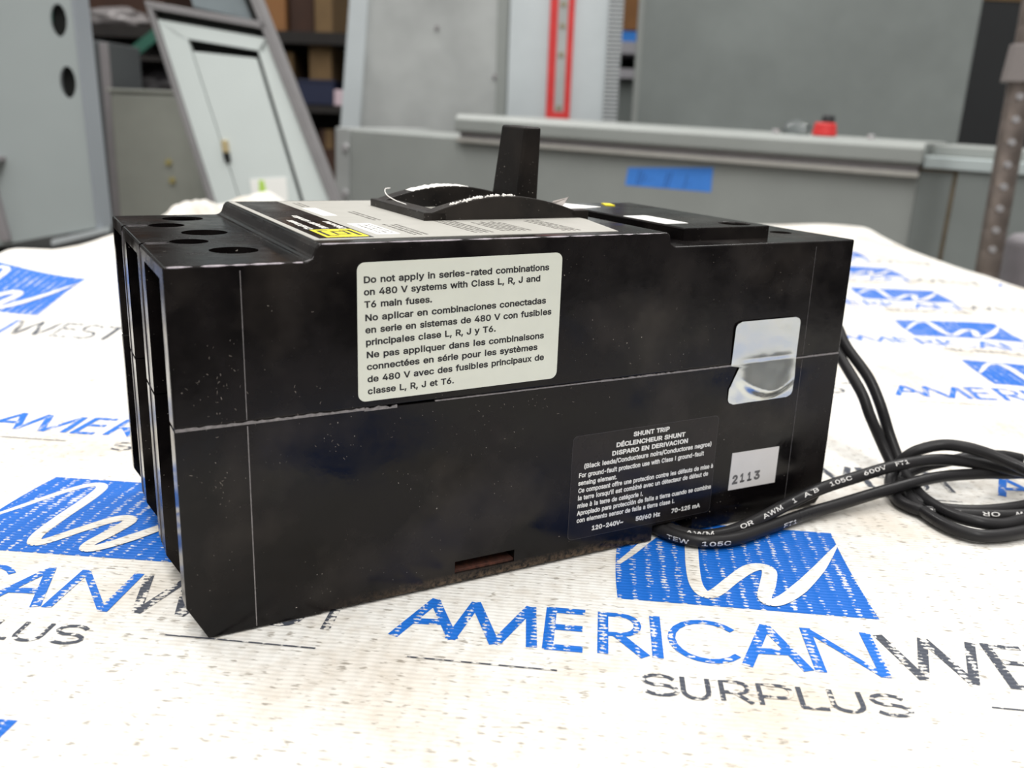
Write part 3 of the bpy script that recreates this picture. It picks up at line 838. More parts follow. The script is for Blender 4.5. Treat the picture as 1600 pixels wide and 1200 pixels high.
SMALL_STROKES = [
    small_s(2.37), [(2.73, -0.27), (2.73, -0.48)] + arc(2.84, -0.48, 0.11, 0.10, 180, 360, 8) + [(2.95, -0.27)],
    [(3.07, -0.57), (3.07, -0.28), (3.20, -0.28)] + arc(3.21, -0.36, 0.09, 0.08, 85, -85, 6) + [(3.07, -0.44)], [(3.18, -0.44), (3.32, -0.58)],
    [(3.40, -0.58), (3.40, -0.28), (3.56, -0.28)] + arc(3.58, -0.37, 0.10, 0.09, 85, -85, 6) + [(3.40, -0.46)],
    [(3.75, -0.27), (3.75, -0.57)], [(3.74, -0.565), (3.97, -0.565)],
    [(4.02, -0.27), (4.02, -0.48)] + arc(4.145, -0.48, 0.125, 0.09, 180, 360, 8) + [(4.27, -0.27)], small_s(4.36),
]
SWOOSH = [(2.19, 1.88), (2.36, 2.18), (2.58, 2.6), (2.76, 2.86), (2.92, 2.96), (3.03, 2.86), (3.05, 2.5), (3.02, 1.95), (3.02, 1.5), (3.10, 1.29), (3.22, 1.36),
          (3.42, 1.66), (3.64, 1.96), (3.79, 2.04), (3.87, 1.95), (3.80, 1.62), (3.72, 1.34), (3.76, 1.22), (3.9, 1.3), (4.12, 1.57), (4.42, 2.05), (4.62, 2.42), (4.79, 2.74)]
SWIDTH = [0.86 * w_ for w_ in [0.07, 0.10, 0.12, 0.13, 0.14, 0.17, 0.18, 0.18, 0.17, 0.17, 0.17, 0.17, 0.19, 0.19, 0.19, 0.20, 0.17, 0.16, 0.18, 0.20, 0.16, 0.10, 0.03]]


def emblem(ou, ov):
    ink = Ink(ou, ov)
    nu, nv = 14, 12
    grid = {}
    for j in range(nv + 1):
        t = j / nv
        v = 1.065 + 2.055 * t
        l = 2.17 + 0.09 * t * t - 0.12 * t * (1 - t)
        r = 4.83 - 0.02 * t - 0.10 * t * (1 - t)
        for i in range(nu + 1):
            grid[i, j] = (l + (r - l) * i / nu, v)
    vs = {}
    for j in range(nv):
        for i in range(nu):
            c = [grid[i, j], grid[i + 1, j], grid[i + 1, j + 1], grid[i, j + 1]]
            if all(ink.inside(*q) for q in c):
                f = []
                for key in ((i, j), (i + 1, j), (i + 1, j + 1), (i, j + 1)):
                    if key not in vs:
                        vs[key] = ink.vert(*grid[key], 0.003)
                    f.append(vs[key])
                ink.bm.faces.new(f)
    pts = [p.to_2d() for p in catmull([(*q, 0) for q in SWOOSH], 4)]
    wd_ = []
    for i in range(len(SWIDTH) - 1):
        wd_ += [SWIDTH[i] + (SWIDTH[i + 1] - SWIDTH[i]) * k / 4 for k in range(4)]
    wd_.append(SWIDTH[-1])
    for i in range(len(pts) - 1):
        ink.ribbon([pts[max(0, i - 1)] if False else pts[i], pts[i + 1] + (pts[i + 1] - pts[i]).normalized() * 0.02], [wd_[i], wd_[i + 1]], 1, 0.0045, 9)
        # round the joint
        c = pts[i + 1]
        if i < len(pts) - 2 and i > 0:
            w = wd_[i + 1]
            d = (pts[i + 2] - pts[i + 1]).normalized()
            ink.ribbon([c - d * w * 0.35, c + d * w * 0.35], [w * 0.72, w * 0.72], 1, 0.0045, 9)
    ink.done('printed_emblem', [M['blue_ink'], M['cloth']])


def wordmark(ou, ov):
    ink = Ink(ou, ov)
    for s in BLUE_STROKES:
        steep = abs(s[-1][0] - s[0][0]) < 0.42 and len(s) == 2
        ink.ribbon(s, 0.105 if steep else 0.075, 0)
    for s in GREY_STROKES:
        steep = abs(s[-1][0] - s[0][0]) < 0.3 and len(s) == 2
        ink.ribbon(s, 0.095 if steep else 0.07, 1)
    for s in SMALL_STROKES:
        ink.ribbon(s, 0.045, 1)
    ink.ribbon([(0.22, -0.335), (1.61, -0.345)], 0.02, 1)
    ink.ribbon([(5.40, -0.32), (6.85, -0.33)], 0.02, 1)
    ink.done('printed_lettering', [M['blue_ink_letters'], M['grey_ink']])


for ci in range(-2, 3):
    for cj in range(-2, 7):
        if cj > 2 and ci < 0:          # hidden or rucked under at the far left
            continue
        emblem(ci * 7.48, cj * 4.79)
        wordmark(ci * 7.48, cj * 4.79)

# ------------------------------------------------------------------ the circuit breaker
brk = thing('circuit_breaker', 'large black molded circuit breaker with toggle handle lying on the printed cloth', 'circuit breaker', (-2.899, 7.494, 0), 0.5009)
WID, ZS, ZL, ZR = 3.95, 2.055, 3.485, 3.64
POLES = [(0.0, 1.42), (1.50, 2.88), (2.96, 3.95)]


def cutter(fn):
    c = MB()
    fn(c)
    return c.build('cut', M['black'])


def slot_cutters(z0, z1, deep):
    out = []
    for (a, c) in POLES:
        w = 0.24 if c - a > 1.2 else 0.13
        y0, y1 = a + (0.22 if a == 0 else w * 0.8), c - w
        out.append(cutter(lambda q, y0=y0, y1=y1: q.box(-0.3, deep, y0, y1, z0, z1)))
    return out


# upper half
b = MB()
prof = [(0, ZS + 0.012), (0, ZL), (1.20, ZL), (1.255, ZL + 0.03), (1.285, ZR - 0.04), (1.32, ZR), (5.15, ZR), (5.185, ZR - 0.03), (5.20, ZL + 0.04), (5.26, ZL), (8, ZL), (8, ZS + 0.012)]
b.prism(prof, 0, WID)
cover = b.build('cover', M['black'], brk)
cuts = slot_cutters(2.35, 3.36, 1.15) + slot_cutters(1.9, 2.36, 0.42)
for y0, y1 in ((1.42, 1.50), (2.88, 2.96)):
    cuts.append(cutter(lambda q, y0=y0, y1=y1: q.box(-0.3, 0.26, y0, y1, 1, 5)))
for x, y, r in ((0.75, 0.83, 0.225), (0.735, 2.19, 0.235), (0.73, 3.52, 0.23), (0.465, 1.52, 0.185), (0.46, 2.90, 0.19)):
    cuts.append(cutter(lambda q, x=x, y=y, r=r: q.cyl((x, y), r, 2.5, 4.5, n=40)))
cuts.append(cutter(lambda q: q.cyl((7.55, 0.80), 0.14, ZL - 0.12, 4.5, n=24)))
cuts.append(cutter(lambda q: q.box(3.15, 4.85, 1.66, 2.92, 2.6, 4.2)))
boolean(cover, cuts, bevel=0.045, seg=6)

# lower half
b = MB()
b.prism([(0.18, 0), (0, 0.345), (0, ZS), (8, ZS), (8, 0.10), (7.93, 0.015), (5.86, 0.015), (5.86, 0.0), (5.0, 0), (5.0, 0.012), (1.28, 0.012), (1.25, 0.0)], 0, WID)
base = b.build('base', M['black_base'], brk)
cuts = slot_cutters(1.34, 2.3, 0.42) + slot_cutters(-0.3, 1.35, 0.16)
for y0, y1 in ((1.42, 1.50), (2.88, 2.96)):
    cuts.append(cutter(lambda q, y0=y0, y1=y1: q.box(-0.3, 0.26, y0, y1, -1, 5)))
cuts.append(cutter(lambda q: q.box(2.70, 3.41, -0.3, 0.22, 0.115, 0.255)))
cuts.append(cutter(lambda q: q.box(5.265, 5.86, -0.3, 0.9, -0.3, 0.19)))
boolean(base, cuts, bevel=0.018, seg=2)

b = MB()
b.box(2.70, 3.41, 0.03, 0.20, 0.115, 0.145)
b.build('slot_insert', M['rust'], brk, label='rusty dirty insert in the slot')

# worn flash along the parting line and the two vertical mould seams
rnd = random.Random(3)


def jag(x0, x1, zc, lo, hi, step=0.035, y=-0.004):
    q = MB()
    xs_ = [x0]
    while xs_[-1] < x1:
        xs_.append(min(x1, xs_[-1] + rnd.uniform(0.4, 1.6) * step))
    lo_ = zc - 0.008
    rowv = []
    for x in xs_:
        t = zc + rnd.uniform(lo, hi)
        rowv.append([q.bm.verts.new(c) for c in ((x, y, lo_), (x, y, t), (x, 0.03, t), (x, 0.03, lo_))])
    for u_, v_ in zip(rowv, rowv[1:]):
        for i in range(4):
            q.bm.faces.new((u_[i], v_[i], v_[(i + 1) % 4], u_[(i + 1) % 4]))
    q.bm.faces.new(rowv[0])
    q.bm.faces.new(rowv[-1][::-1])
    q.build('parting_flash', M['flash'], brk, label='pale worn edge along the joint')


jag(0.01, 1.72, ZS, 0.006, 0.022)
jag(1.72, 2.05, ZS - 0.01, 0.004, 0.035)
jag(2.45, 4.4, ZS + 0.006, 0.0, 0.004)
jag(4.4, 6.33, ZS + 0.002, 0.002, 0.014)
jag(7.26, 7.98, ZS + 0.004, 0.004, 0.016)
for x, z0, z1, w in ((0.625, 0.02, 2.03, 0.009), (0.622, 2.09, 3.43, 0.006), (7.365, 0.05, 2.03, 0.0022), (7.365, 2.09, 3.42, 0.0016)):
    b = MB()
    b.box(x - w / 2, x + w / 2, -0.0025, 0.01, z0, z1)
    b.build('mold_seam', M['flash'], brk)

# near-side top edges: wear plus painted highlights; end barriers: painted highlight lines
for pts, r, mt in (([(0.03, 0.013, ZL - 0.013), (0.6, 0.013, ZL - 0.013), (1.17, 0.013, ZL - 0.013)], 0.0125, 'worn'),  # 'worn' is edge wear and painted highlight in one tone
                   ([(1.19, 0.013, ZL - 0.006), (1.26, 0.014, ZL + 0.02), (1.30, 0.014, ZR - 0.05), (1.335, 0.014, ZR - 0.016)], 0.010, 'worn_glint_dim'),
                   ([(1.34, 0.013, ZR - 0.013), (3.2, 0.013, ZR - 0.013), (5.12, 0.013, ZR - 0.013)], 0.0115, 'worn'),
                   ([(5.26, 0.013, ZL - 0.013), (6.6, 0.013, ZL - 0.013), (7.96, 0.013, ZL - 0.013)], 0.0085, 'worn_glint_dim')):
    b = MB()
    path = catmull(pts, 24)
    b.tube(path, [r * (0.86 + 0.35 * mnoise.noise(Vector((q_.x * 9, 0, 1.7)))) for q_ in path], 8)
    b.build('worn_edge_highlight', M[mt], brk)
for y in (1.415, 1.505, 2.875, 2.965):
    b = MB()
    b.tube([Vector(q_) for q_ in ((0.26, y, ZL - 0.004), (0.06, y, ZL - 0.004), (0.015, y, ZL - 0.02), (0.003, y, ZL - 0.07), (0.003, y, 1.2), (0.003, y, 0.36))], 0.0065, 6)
    b.build('worn_edge_highlight', M['worn_glint_dim'], brk)

# dust and scuffs on the near side
b = MB()
for cx_, cz_, sx_, sz_, n in ((0.40, 2.38, 0.16, 0.22, 38), (0.36, 1.45, 0.12, 0.16, 14), (3.55, 1.86, 0.35, 0.06, 16), (1.55, 1.75, 0.3, 0.08, 9), (4.0, 1.3, 3.6, 1.2, 40), (4.0, 2.8, 3.6, 0.6, 26), (1.2, 2.2, 0.25, 0.06, 8)):
    for i in range(n):
        x, z = rnd.gauss(cx_, sx_), rnd.gauss(cz_, sz_)
        if not 0.06 < x < 7.9 or not 0.25 < z < 3.4:
            continue
        a, L = rnd.uniform(0, 6.28), rnd.uniform(0.004, 0.03)
        w = rnd.uniform(0.0014, 0.0032)
        prev = None
        for k in range(4):
            n_ = Vector((-math.sin(a), 0, math.cos(a))) * w * (0.5 + 0.5 * math.sin(0.8 + k * 0.7))
            c_ = Vector((x, -0.0015, z))
            cur = (b.bm.verts.new(c_ + n_), b.bm.verts.new(c_ - n_))
            if prev:
                b.bm.faces.new((prev[0], cur[0], cur[1], prev[1]))
            prev = cur
            x, z = x + math.cos(a) * L / 3, z + math.sin(a) * L / 3
            a += rnd.uniform(-0.9, 0.9)
b.build('dust', simple('grey_dust', (112, 104, 98), 0.8, var=0.5, scale=800), brk)['kind'] = 'stuff'

# escutcheon with two arches around the toggle
b = MB()
X0, X1, Y0, Y1 = 2.93, 5.06, 1.45, 3.18
b.box(X0, 3.2, Y0, Y1, ZR - 0.02, ZR + 0.095)
b.box(4.82, X1, Y0, Y1, ZR - 0.02, ZR + 0.095)


def arch(y0, y1, pk):
    pts = [(3.0, ZR - 0.02), (3.0, ZR + 0.094)]
    for i in range(19):
        t = i / 18
        pts.append((3.02 + 1.84 * t, ZR + 0.094 + (pk - 0.094) * math.sin(math.pi * t) ** 0.9))
    pts.append((4.98, ZR - 0.02))
    b.prism(pts, y0, y1)


arch(Y0, Y0 + 0.20, 0.265)
arch(2.92, Y1, 0.265)
esc = b.build('escutcheon', M['esc'], brk, bevel=0.012)
# curved slide in the slot
b = MB()
pts = [(3.15, ZR - 0.5)]
for i in range(15):
    t = i / 14
    pts.append((3.15 + 1.7 * t, ZR - 0.12 + 0.15 * math.sin(math.pi * t)))
pts.append((4.85, ZR - 0.5))
b.prism(pts, 1.66, 2.91)
b.build('slide', M['black_handle'], esc)
# torn film and burrs on the arches
b = MB()
strip = []
for i in range(40):
    t = 0.20 + 0.42 * i / 39
    x = 3.02 + 1.84 * t
    z = ZR + 0.094 + 0.171 * math.sin(math.pi * t) ** 0.9
    up = 0.004 + 0.028 * max(0, mnoise.noise(Vector((i * 0.35, 2.0, 0))) + 0.35) * math.sin(math.pi * i / 39)
    y0, y1 = 2.93 + 0.03 * mnoise.noise(Vector((i * 0.5, 0, 4))), Y1 - 0.03 + 0.03 * mnoise.noise(Vector((i * 0.5, 9, 4)))
    strip.append([b.bm.verts.new(c) for c in ((x, y0, z - 0.004), (x, y0 + 0.02, z + up), (x, y1, z + up * 0.8), (x, y1, z - 0.004))])
for u_, v_ in zip(strip, strip[1:]):
    for i in range(4):
        b.bm.faces.new((u_[i], v_[i], v_[(i + 1) % 4], u_[(i + 1) % 4]))
b.bm.faces.new(strip[0])
b.bm.faces.new(strip[-1][::-1])
b.build('torn_film', M['torn'], esc, label='torn white film along the far arch')
b = MB()
for i in range(46):
    t = 0.14 + 0.42 * i / 45 + rnd.uniform(-0.01, 0.01)
    x = 3.02 + 1.84 * t
    z = ZR + 0.094 + 0.171 * math.sin(math.pi * t) ** 0.9
    r = rnd.uniform(0.008, 0.022)
    y = Y0 + rnd.uniform(0.0, 0.07)
    b.hexa([(x - r, y, z - 0.01), (x + r, y, z - 0.012), (x + r, y + r * 2, z - 0.01), (x - r, y + r * 2, z - 0.01),
            (x - r * 0.6, y + r * 0.3, z + r), (x + r * 0.5, y, z + r * 0.7), (x + r * 0.7, y + r, z + r * 0.9), (x - r * 0.4, y + r, z + r * 1.3)])
b.build('torn_film', M['torn'], esc, label='ragged pale edge of the near arch')
b = MB()
b.tube(catmull([(3.06, 2.30, ZR + 0.10), (3.0, 2.50, ZR + 0.13), (2.96, 2.68, ZR + 0.18), (2.97, 2.76, ZR + 0.24), (3.03, 2.74, ZR + 0.255)], 6), 0.0065, 6)
b.build('burr', M['torn'], esc, label='curled pale plastic sliver')
b = MB()
b.tube(catmull([(3.28, 1.62, ZR + 0.14), (3.36, 1.66, ZR + 0.155), (3.45, 1.62, ZR + 0.14), (3.5, 1.54, ZR + 0.11)], 6), 0.012, 6)
b.build('burr', M['burr'], esc)
b = MB()
b.hexa([(4.60, 1.55, ZR + 0.14), (4.72, 1.50, ZR + 0.14), (4.72, 1.56, ZR + 0.16), (4.62, 1.6, ZR + 0.16),
        (4.62, 1.56, ZR + 0.18), (4.83, 1.56, ZR + 0.235), (4.86, 1.58, ZR + 0.24), (4.64, 1.6, ZR + 0.19)])
b.build('burr', M['burr'], esc, label='bent grey plastic sliver')
# white and yellow stickers on the cover behind the escutcheon
b = MB()
b.prism([(4.84, 1.60), (5.10, 1.60), (5.42, 1.74), (5.16, 2.28), (4.84, 2.40)], ZR + 0.094, ZR + 0.102, 'z')
b.build('white_sticker', M['white'], esc, label='white paper tab sticking out past the end')

# toggle handle
b = MB()
b.hexa([(4.295, 1.90, 3.55), (4.60, 1.90, 3.55), (4.60, 2.60, 3.55), (4.295, 2.60, 3.55),
        (4.405, 1.92, 4.665), (4.63, 1.92, 4.665), (4.63, 2.52, 4.68), (4.405, 2.52, 4.68)])
b.build('toggle_handle', M['black_handle'], brk, bevel=0.03, seg=3)

# trip unit cover on the load end
b = MB()
b.box(5.67, 6.96, 0.39, 3.3, ZL - 0.02, 3.63)
acc = b.build('trip_unit_cover', M['black'], brk)
boolean(acc, [cutter(lambda q: q.cyl((6.66, 0.68), 0.19, 3.55, 4, n=32))])
add_bevel(acc, 0.015, 2)
b = MB()
b.prism(rounded(5.70, 6.06, 0.79, 1.66, 0.03), 3.628, 3.634, 'z')
b.build('sticker', M['white'], acc, label='blank white sticker')

b = MB()
b.prism([(6.30, 2.95), (6.40, 2.85), (6.50, 3.12), (6.40, 3.2)], 3.628, 3.640, 'z')
b.build('yellow_tab', M['yellow'], acc)

# silver rating label on the top
b = MB()
b.prism([(1.335, 0.19), (4.63, 0.19), (4.93, 1.30), (4.93, 3.84), (1.335, 3.84)], ZR - 0.01, ZR + 0.006, 'z')
lab = b.build('face_label', M['face'], brk, label='silver rating label with a black and yellow header')
b = MB()
b.box(1.40, 1.925, 0.27, 3.82, ZR, ZR + 0.0075)
b.build('header', M['shunt'], lab)
b = MB()
b.box(1.49, 1.90, 0.33, 0.90, ZR, ZR + 0.0085)
lg = b.build('logo', M['yellow'], lab, label='yellow square logo with a framed letter')
b = MB()
zt0, zt1 = ZR + 0.008, ZR + 0.0095
for bx in ((1.525, 1.565, 0.41, 0.82), (1.525, 1.64, 0.78, 0.82), (1.525, 1.64, 0.41, 0.45), (1.825, 1.865, 0.41, 0.82), (1.75, 1.865, 0.78, 0.82),
           (1.64, 1.67, 0.52, 0.73), (1.76, 1.79, 0.52, 0.70), (1.64, 1.79, 0.70, 0.74), (1.64, 1.79, 0.49, 0.53)):
    b.box(*bx, zt0, zt1)
mk = b.build('letter_mark', M['ink'], lab)
me = text_mesh([('Circuit breaker', 0.93, -1.545, 1.74, -1.545, 0.14), ('Interruptor automático', 0.96, -1.71, 2.17, -1.71, 0.14), ('Disjoncteur', 0.93, -1.88, 1.58, -1.88, 0.14)], 0.03)
place_mesh(me, lambda x, y: (-y, x, ZR + 0.0092))
link('lettering', me, M['white_ink'], lab)
for x0, x1, y0, y1 in ((2.02, 2.26, 0.45, 1.35), (2.0, 2.16, 2.1, 2.95)):
    b = MB()
    b.box(x0, x1, y0, y1, ZR, ZR + 0.0075)
    b.build('white_panel', M['white'], lab)
b = MB()
for xs_, ys_, n, L in ((2.08, 0.55, 3, 0.7), (2.36, 0.35, 3, 0.85), (2.40, 1.6, 2, 0.9), (2.05, 3.1, 2, 0.5), (3.03, 0.38, 4, 1.0), (3.38, 0.45, 6, 0.7), (4.05, 0.35, 4, 0.9)):
    for i in range(n):
        y = ys_
        while y < ys_ + L:
            d = rnd.uniform(0.03, 0.10)
            b.box(xs_ + i * 0.062, xs_ + i * 0.062 + 0.026, y, y + d, ZR + 0.004, ZR + 0.0082)
            y += d + rnd.uniform(0.012, 0.05)
b.build('small_print', M['face_ink'], lab)

# labels on the side
b = MB()
q = rounded(1.66, 3.83, 2.135, 3.455, 0.075)
b.prism([(x, z + 0.020 * (x - 1.66) / 2.17) for x, z in q], -0.006, 0.01)
wl = b.build('warning_label', M['warn'], brk, label='white label with ten lines of black warning text')
W_T = [('Do not apply in series-rated combinations', 1.719, 3.267, 3.681, 3.303), ('on 480 V systems with Class L, R, J and', 1.722, 3.154, 3.586, 3.194),
       ('T6 main fuses.', 1.725, 3.038, 2.404, 3.050), ('No aplicar en combinaciones conectadas', 1.730, 2.913, 3.662, 2.964),
       ('en serie en sistemas de 480 V con fusibles', 1.733, 2.797, 3.732, 2.844), ('principales clase L, R, J y T6.', 1.736, 2.680, 3.097, 2.713),
       ('Ne pas appliquer dans les combinaisons', 1.741, 2.559, 3.656, 2.600), ('connectées en série pour les systèmes', 1.745, 2.443, 3.585, 2.483),
       ('de 480 V avec des fusibles principaux de', 1.750, 2.323, 3.668, 2.369), ('classe L, R, J et T6.', 1.752, 2.205, 2.649, 2.222)]
me = text_mesh([(*t, 0.114) for t in W_T], 0.027)
place_mesh(me, lambda x, y: (x, -0.0068, y))
link('lettering', me, M['ink'], wl)

b = MB()
b.prism(rounded(4.085, 6.12, 0.225, 1.462, 0.06), -0.003, 0.01)
sl = b.build('shunt_trip_label', M['shunt_rim'], brk, label='black label with white text in three languages')
b = MB()
b.prism(rounded(4.089, 6.116, 0.229, 1.458, 0.057), -0.0036, 0.0)
b.build('label_film', M['shunt'], sl)
B_T = [('SHUNT TRIP', 4.890, 1.362, 5.395, 1.362), ('DÉCLENCHEUR SHUNT', 4.661, 1.264, 5.633, 1.264), ('DISPARO EN DERIVACION', 4.611, 1.170, 5.683, 1.178),
       ('120-240V~', 4.399, 0.300, 4.836, 0.300), ('50/60 Hz', 5.008, 0.303, 5.363, 0.303), ('70-125 mA', 5.527, 0.309, 5.958, 0.311)]
T_T = [('(Black leads/Conducteurs noirs/Conductores negros)', 4.244, 1.072, 6.050, 1.088), ('For ground-fault protection use with Class I ground-fault', 4.185, 0.970, 5.941, 0.984),
       ('sensing element.', 4.184, 0.878, 4.700, 0.877), ('Ce composant offre une protection contre les défauts de mise à', 4.190, 0.788, 6.105, 0.800),
       ("la terre lorsqu'il est combiné avec un détecteur de défaut de", 4.188, 0.699, 6.039, 0.710), ('mise à la terre de catégorie I.', 4.190, 0.606, 5.088, 0.606),
       ('Apropiado para protección de falla a tierra cuando se combina', 4.191, 0.516, 6.105, 0.531), ('con elemento sensor de falla a tierra clase I.', 4.192, 0.427, 5.562, 0.435)]
me = text_mesh([(*t, 0.098) for t in B_T], 0.035)
place_mesh(me, lambda x, y: (x, -0.0044, y))
link('lettering', me, M['white_ink'], sl)
me = text_mesh([(*t, 0.100) for t in T_T], 0.028)
place_mesh(me, lambda x, y: (x, -0.0044, y))
link('lettering', me, M['white_ink'], sl)

b = MB()
b.prism([(6.385, 0.455), (7.150, 0.440), (7.155, 0.925), (6.392, 0.940)], -0.005, 0.01)
dl = b.build('date_label', M['date'], brk, label='small grey-white label stamped with four digits')
me = text_mesh([('2', 6.43, 0.532, 6.525, 0.532, 0.205), ('1', 6.555, 0.538, 6.625, 0.538, 0.205), ('1', 6.672, 0.538, 6.742, 0.538, 0.205), ('3', 6.785, 0.538, 6.885, 0.538, 0.205)], 0.045)
place_mesh(me, lambda x, y: (x, -0.0056, y))
b = MB()
for x in (6.596, 6.713):
    b.box(x - 0.034, x + 0.038, -0.0056, -0.0052, 0.535, 0.556)
link('lettering', me, simple('stamp_ink', (88, 86, 86), 0.5), dl)
b.build('digit_foot', simple('stamp_ink_foot', (88, 86, 86), 0.5), dl)

# crumpled silver seal across the joint
b = MB()
NU, NT = 34, 40
vs = []
for j in range(NT + 1):
    z = 1.575 + (2.585 - 1.575) * j / NT
    l, r = 6.222, 7.235 + 0.02 * (1 - j / NT)
    e = 0.085
    for zc, sgn in ((1.575 + e, 1), (2.585 - e, -1)):
        d = (zc - z) * sgn
        if d > 0:
            k = e - math.sqrt(max(0, e * e - d * d))
            l, r = l + k, r - k
    if 1.79 < z < 2.05:
        l = 6.235 + 0.118 * (z - 1.79) / 0.26
    row = []
    for i in range(NU + 1):
        x = l + (r - l) * i / NU
        # the lower half bulges out below the joint, so that it leans back
        w = math.exp(-(abs(x - 6.78) / 0.40) ** 4)
        t = 2.10 - z
        zb = 0.40 - 0.16 * ((x - 6.85) / 0.45) ** 2
        dent = 0.0
        if t > 0:
            dent = -0.23 * t * w if t < zb else -0.23 * zb * w * max(0, 1 - (t - zb) / 0.10)
        else:
            dent = -0.012 * w * math.exp(t / 0.05)
        cr = 0.006 * mnoise.noise(Vector((x * 6, z * 6, 0.3))) * (1 if z < 2.15 else 0.25)
        row.append(b.bm.verts.new((x, min(-0.004, -0.012 + dent + cr - 0.03 * max(0, z - 2.12)), z)))
    vs.append(row)
for j in range(NT):
    for i in range(NU):
        b.bm.faces.new((vs[j][i], vs[j][i + 1], vs[j + 1][i + 1], vs[j + 1][i]))
b.build('foil_seal', M['foil'], brk, smooth=True, label='crumpled silver foil sticker torn at its left edge')

# black leads: out of the notch, through a loose knot and up behind the load end
LEADS = [
    [(5.50, 0.75, 0.10), (5.50, 0.40, 0.10), (5.54, 0.03, 0.09), (5.61, -0.13, 0.085), (5.79, -0.29, 0.085), (6.15, -0.36, 0.10), (6.61, -0.36, 0.18), (7.05, -0.30, 0.25), (7.73, -0.23, 0.34), (8.36, -0.23, 0.40),
     (9.01, -0.25, 0.46), (9.59, -0.35, 0.50), (9.98, -0.46, 0.48), (10.40, -0.65, 0.42), (10.85, -0.93, 0.34), (11.25, -1.25, 0.22), (11.15, -1.62, 0.10), (10.7, -1.63, 0.085), (10.27, -1.55, 0.085), (10.07, -1.50, 0.085), (9.75, -1.39, 0.085),
     (9.34, -1.17, 0.085), (8.97, -0.92, 0.085), (8.89, -0.68, 0.085), (8.97, -0.42, 0.085), (9.25, -0.08, 0.10), (9.42, 0.03, 0.22), (9.47, -0.04, 0.40), (9.60, -0.14, 0.56),
     (9.88, -0.30, 0.66), (10.07, -0.52, 0.68), (10.30, -0.74, 0.62), (10.47, -0.97, 0.54), (10.59, -1.18, 0.48), (10.9, -1.5, 0.4), (11.4, -1.9, 0.2)],
    [(5.40, 0.75, 0.09), (5.40, 0.30, 0.09), (5.45, -0.03, 0.085), (5.56, -0.27, 0.085), (5.78, -0.44, 0.085), (6.12, -0.51, 0.085), (6.55, -0.46, 0.085), (7.32, -0.36, 0.10), (7.99, -0.36, 0.14), (8.85, -0.40, 0.22), (9.63, -0.50, 0.30),
     (10.35, -0.66, 0.30), (10.77, -0.73, 0.26), (11.35, -0.81, 0.2), (12.0, -1.0, 0.1)],
    [(11.9, -2.2, 0.085), (10.6, -1.75, 0.085), (9.91, -1.66, 0.12), (9.40, -1.66, 0.14), (9.10, -1.51, 0.17), (9.02, -1.20, 0.16), (9.20, -0.67, 0.13), (9.58, -0.12, 0.12), (9.80, 0.22, 0.20), (9.87, 0.53, 0.53), (9.86, 0.77, 0.94),
     (9.90, 1.09, 1.27), (9.88, 1.55, 1.63), (9.94, 1.86, 1.91), (9.95, 2.3, 2.15), (9.85, 2.8, 2.2), (9.75, 2.7, 2.0), (9.82, 2.2, 1.85), (9.84, 1.79, 1.66), (9.76, 1.48, 1.44), (9.66, 0.96, 1.08), (9.65, 0.74, 0.79), (9.74, 0.50, 0.38),
     (9.72, 0.20, 0.085), (9.42, -0.15, 0.085), (9.05, -0.62, 0.085), (8.83, -1.20, 0.085), (8.87, -1.60, 0.085), (9.19, -1.78, 0.085), (9.95, -1.88, 0.085), (10.6, -2.1, 0.085), (11.2, -2.5, 0.085)],
    [(11.58, -0.42, 0.25), (11.30, -0.30, 0.30), (10.76, -0.26, 0.36), (10.37, -0.14, 0.30), (10.16, 0.04, 0.20), (9.85, 0.10, 0.12), (9.51, 0.02, 0.085), (9.30, -0.25, 0.085), (9.12, -0.66, 0.085), (9.25, -0.95, 0.085), (9.7, -1.2, 0.085), (10.4, -1.32, 0.085), (11.2, -1.3, 0.085)],
]
WIRE_TEXT = {0: [('AWM', 0.95, 1.27), ('OR', 1.62, 1.82), ('AWM', 1.98, 2.34), ('1', 2.52, 2.60), ('A/B', 2.74, 3.02), ('105C', 3.22, 3.62), ('600V', 3.82, 4.24), ('FT1', 4.40, 4.64)],
             1: [('FT1', 2.45, 2.72), ('105C', 1.22, 1.56), ('TEW', 0.85, 1.10)]}
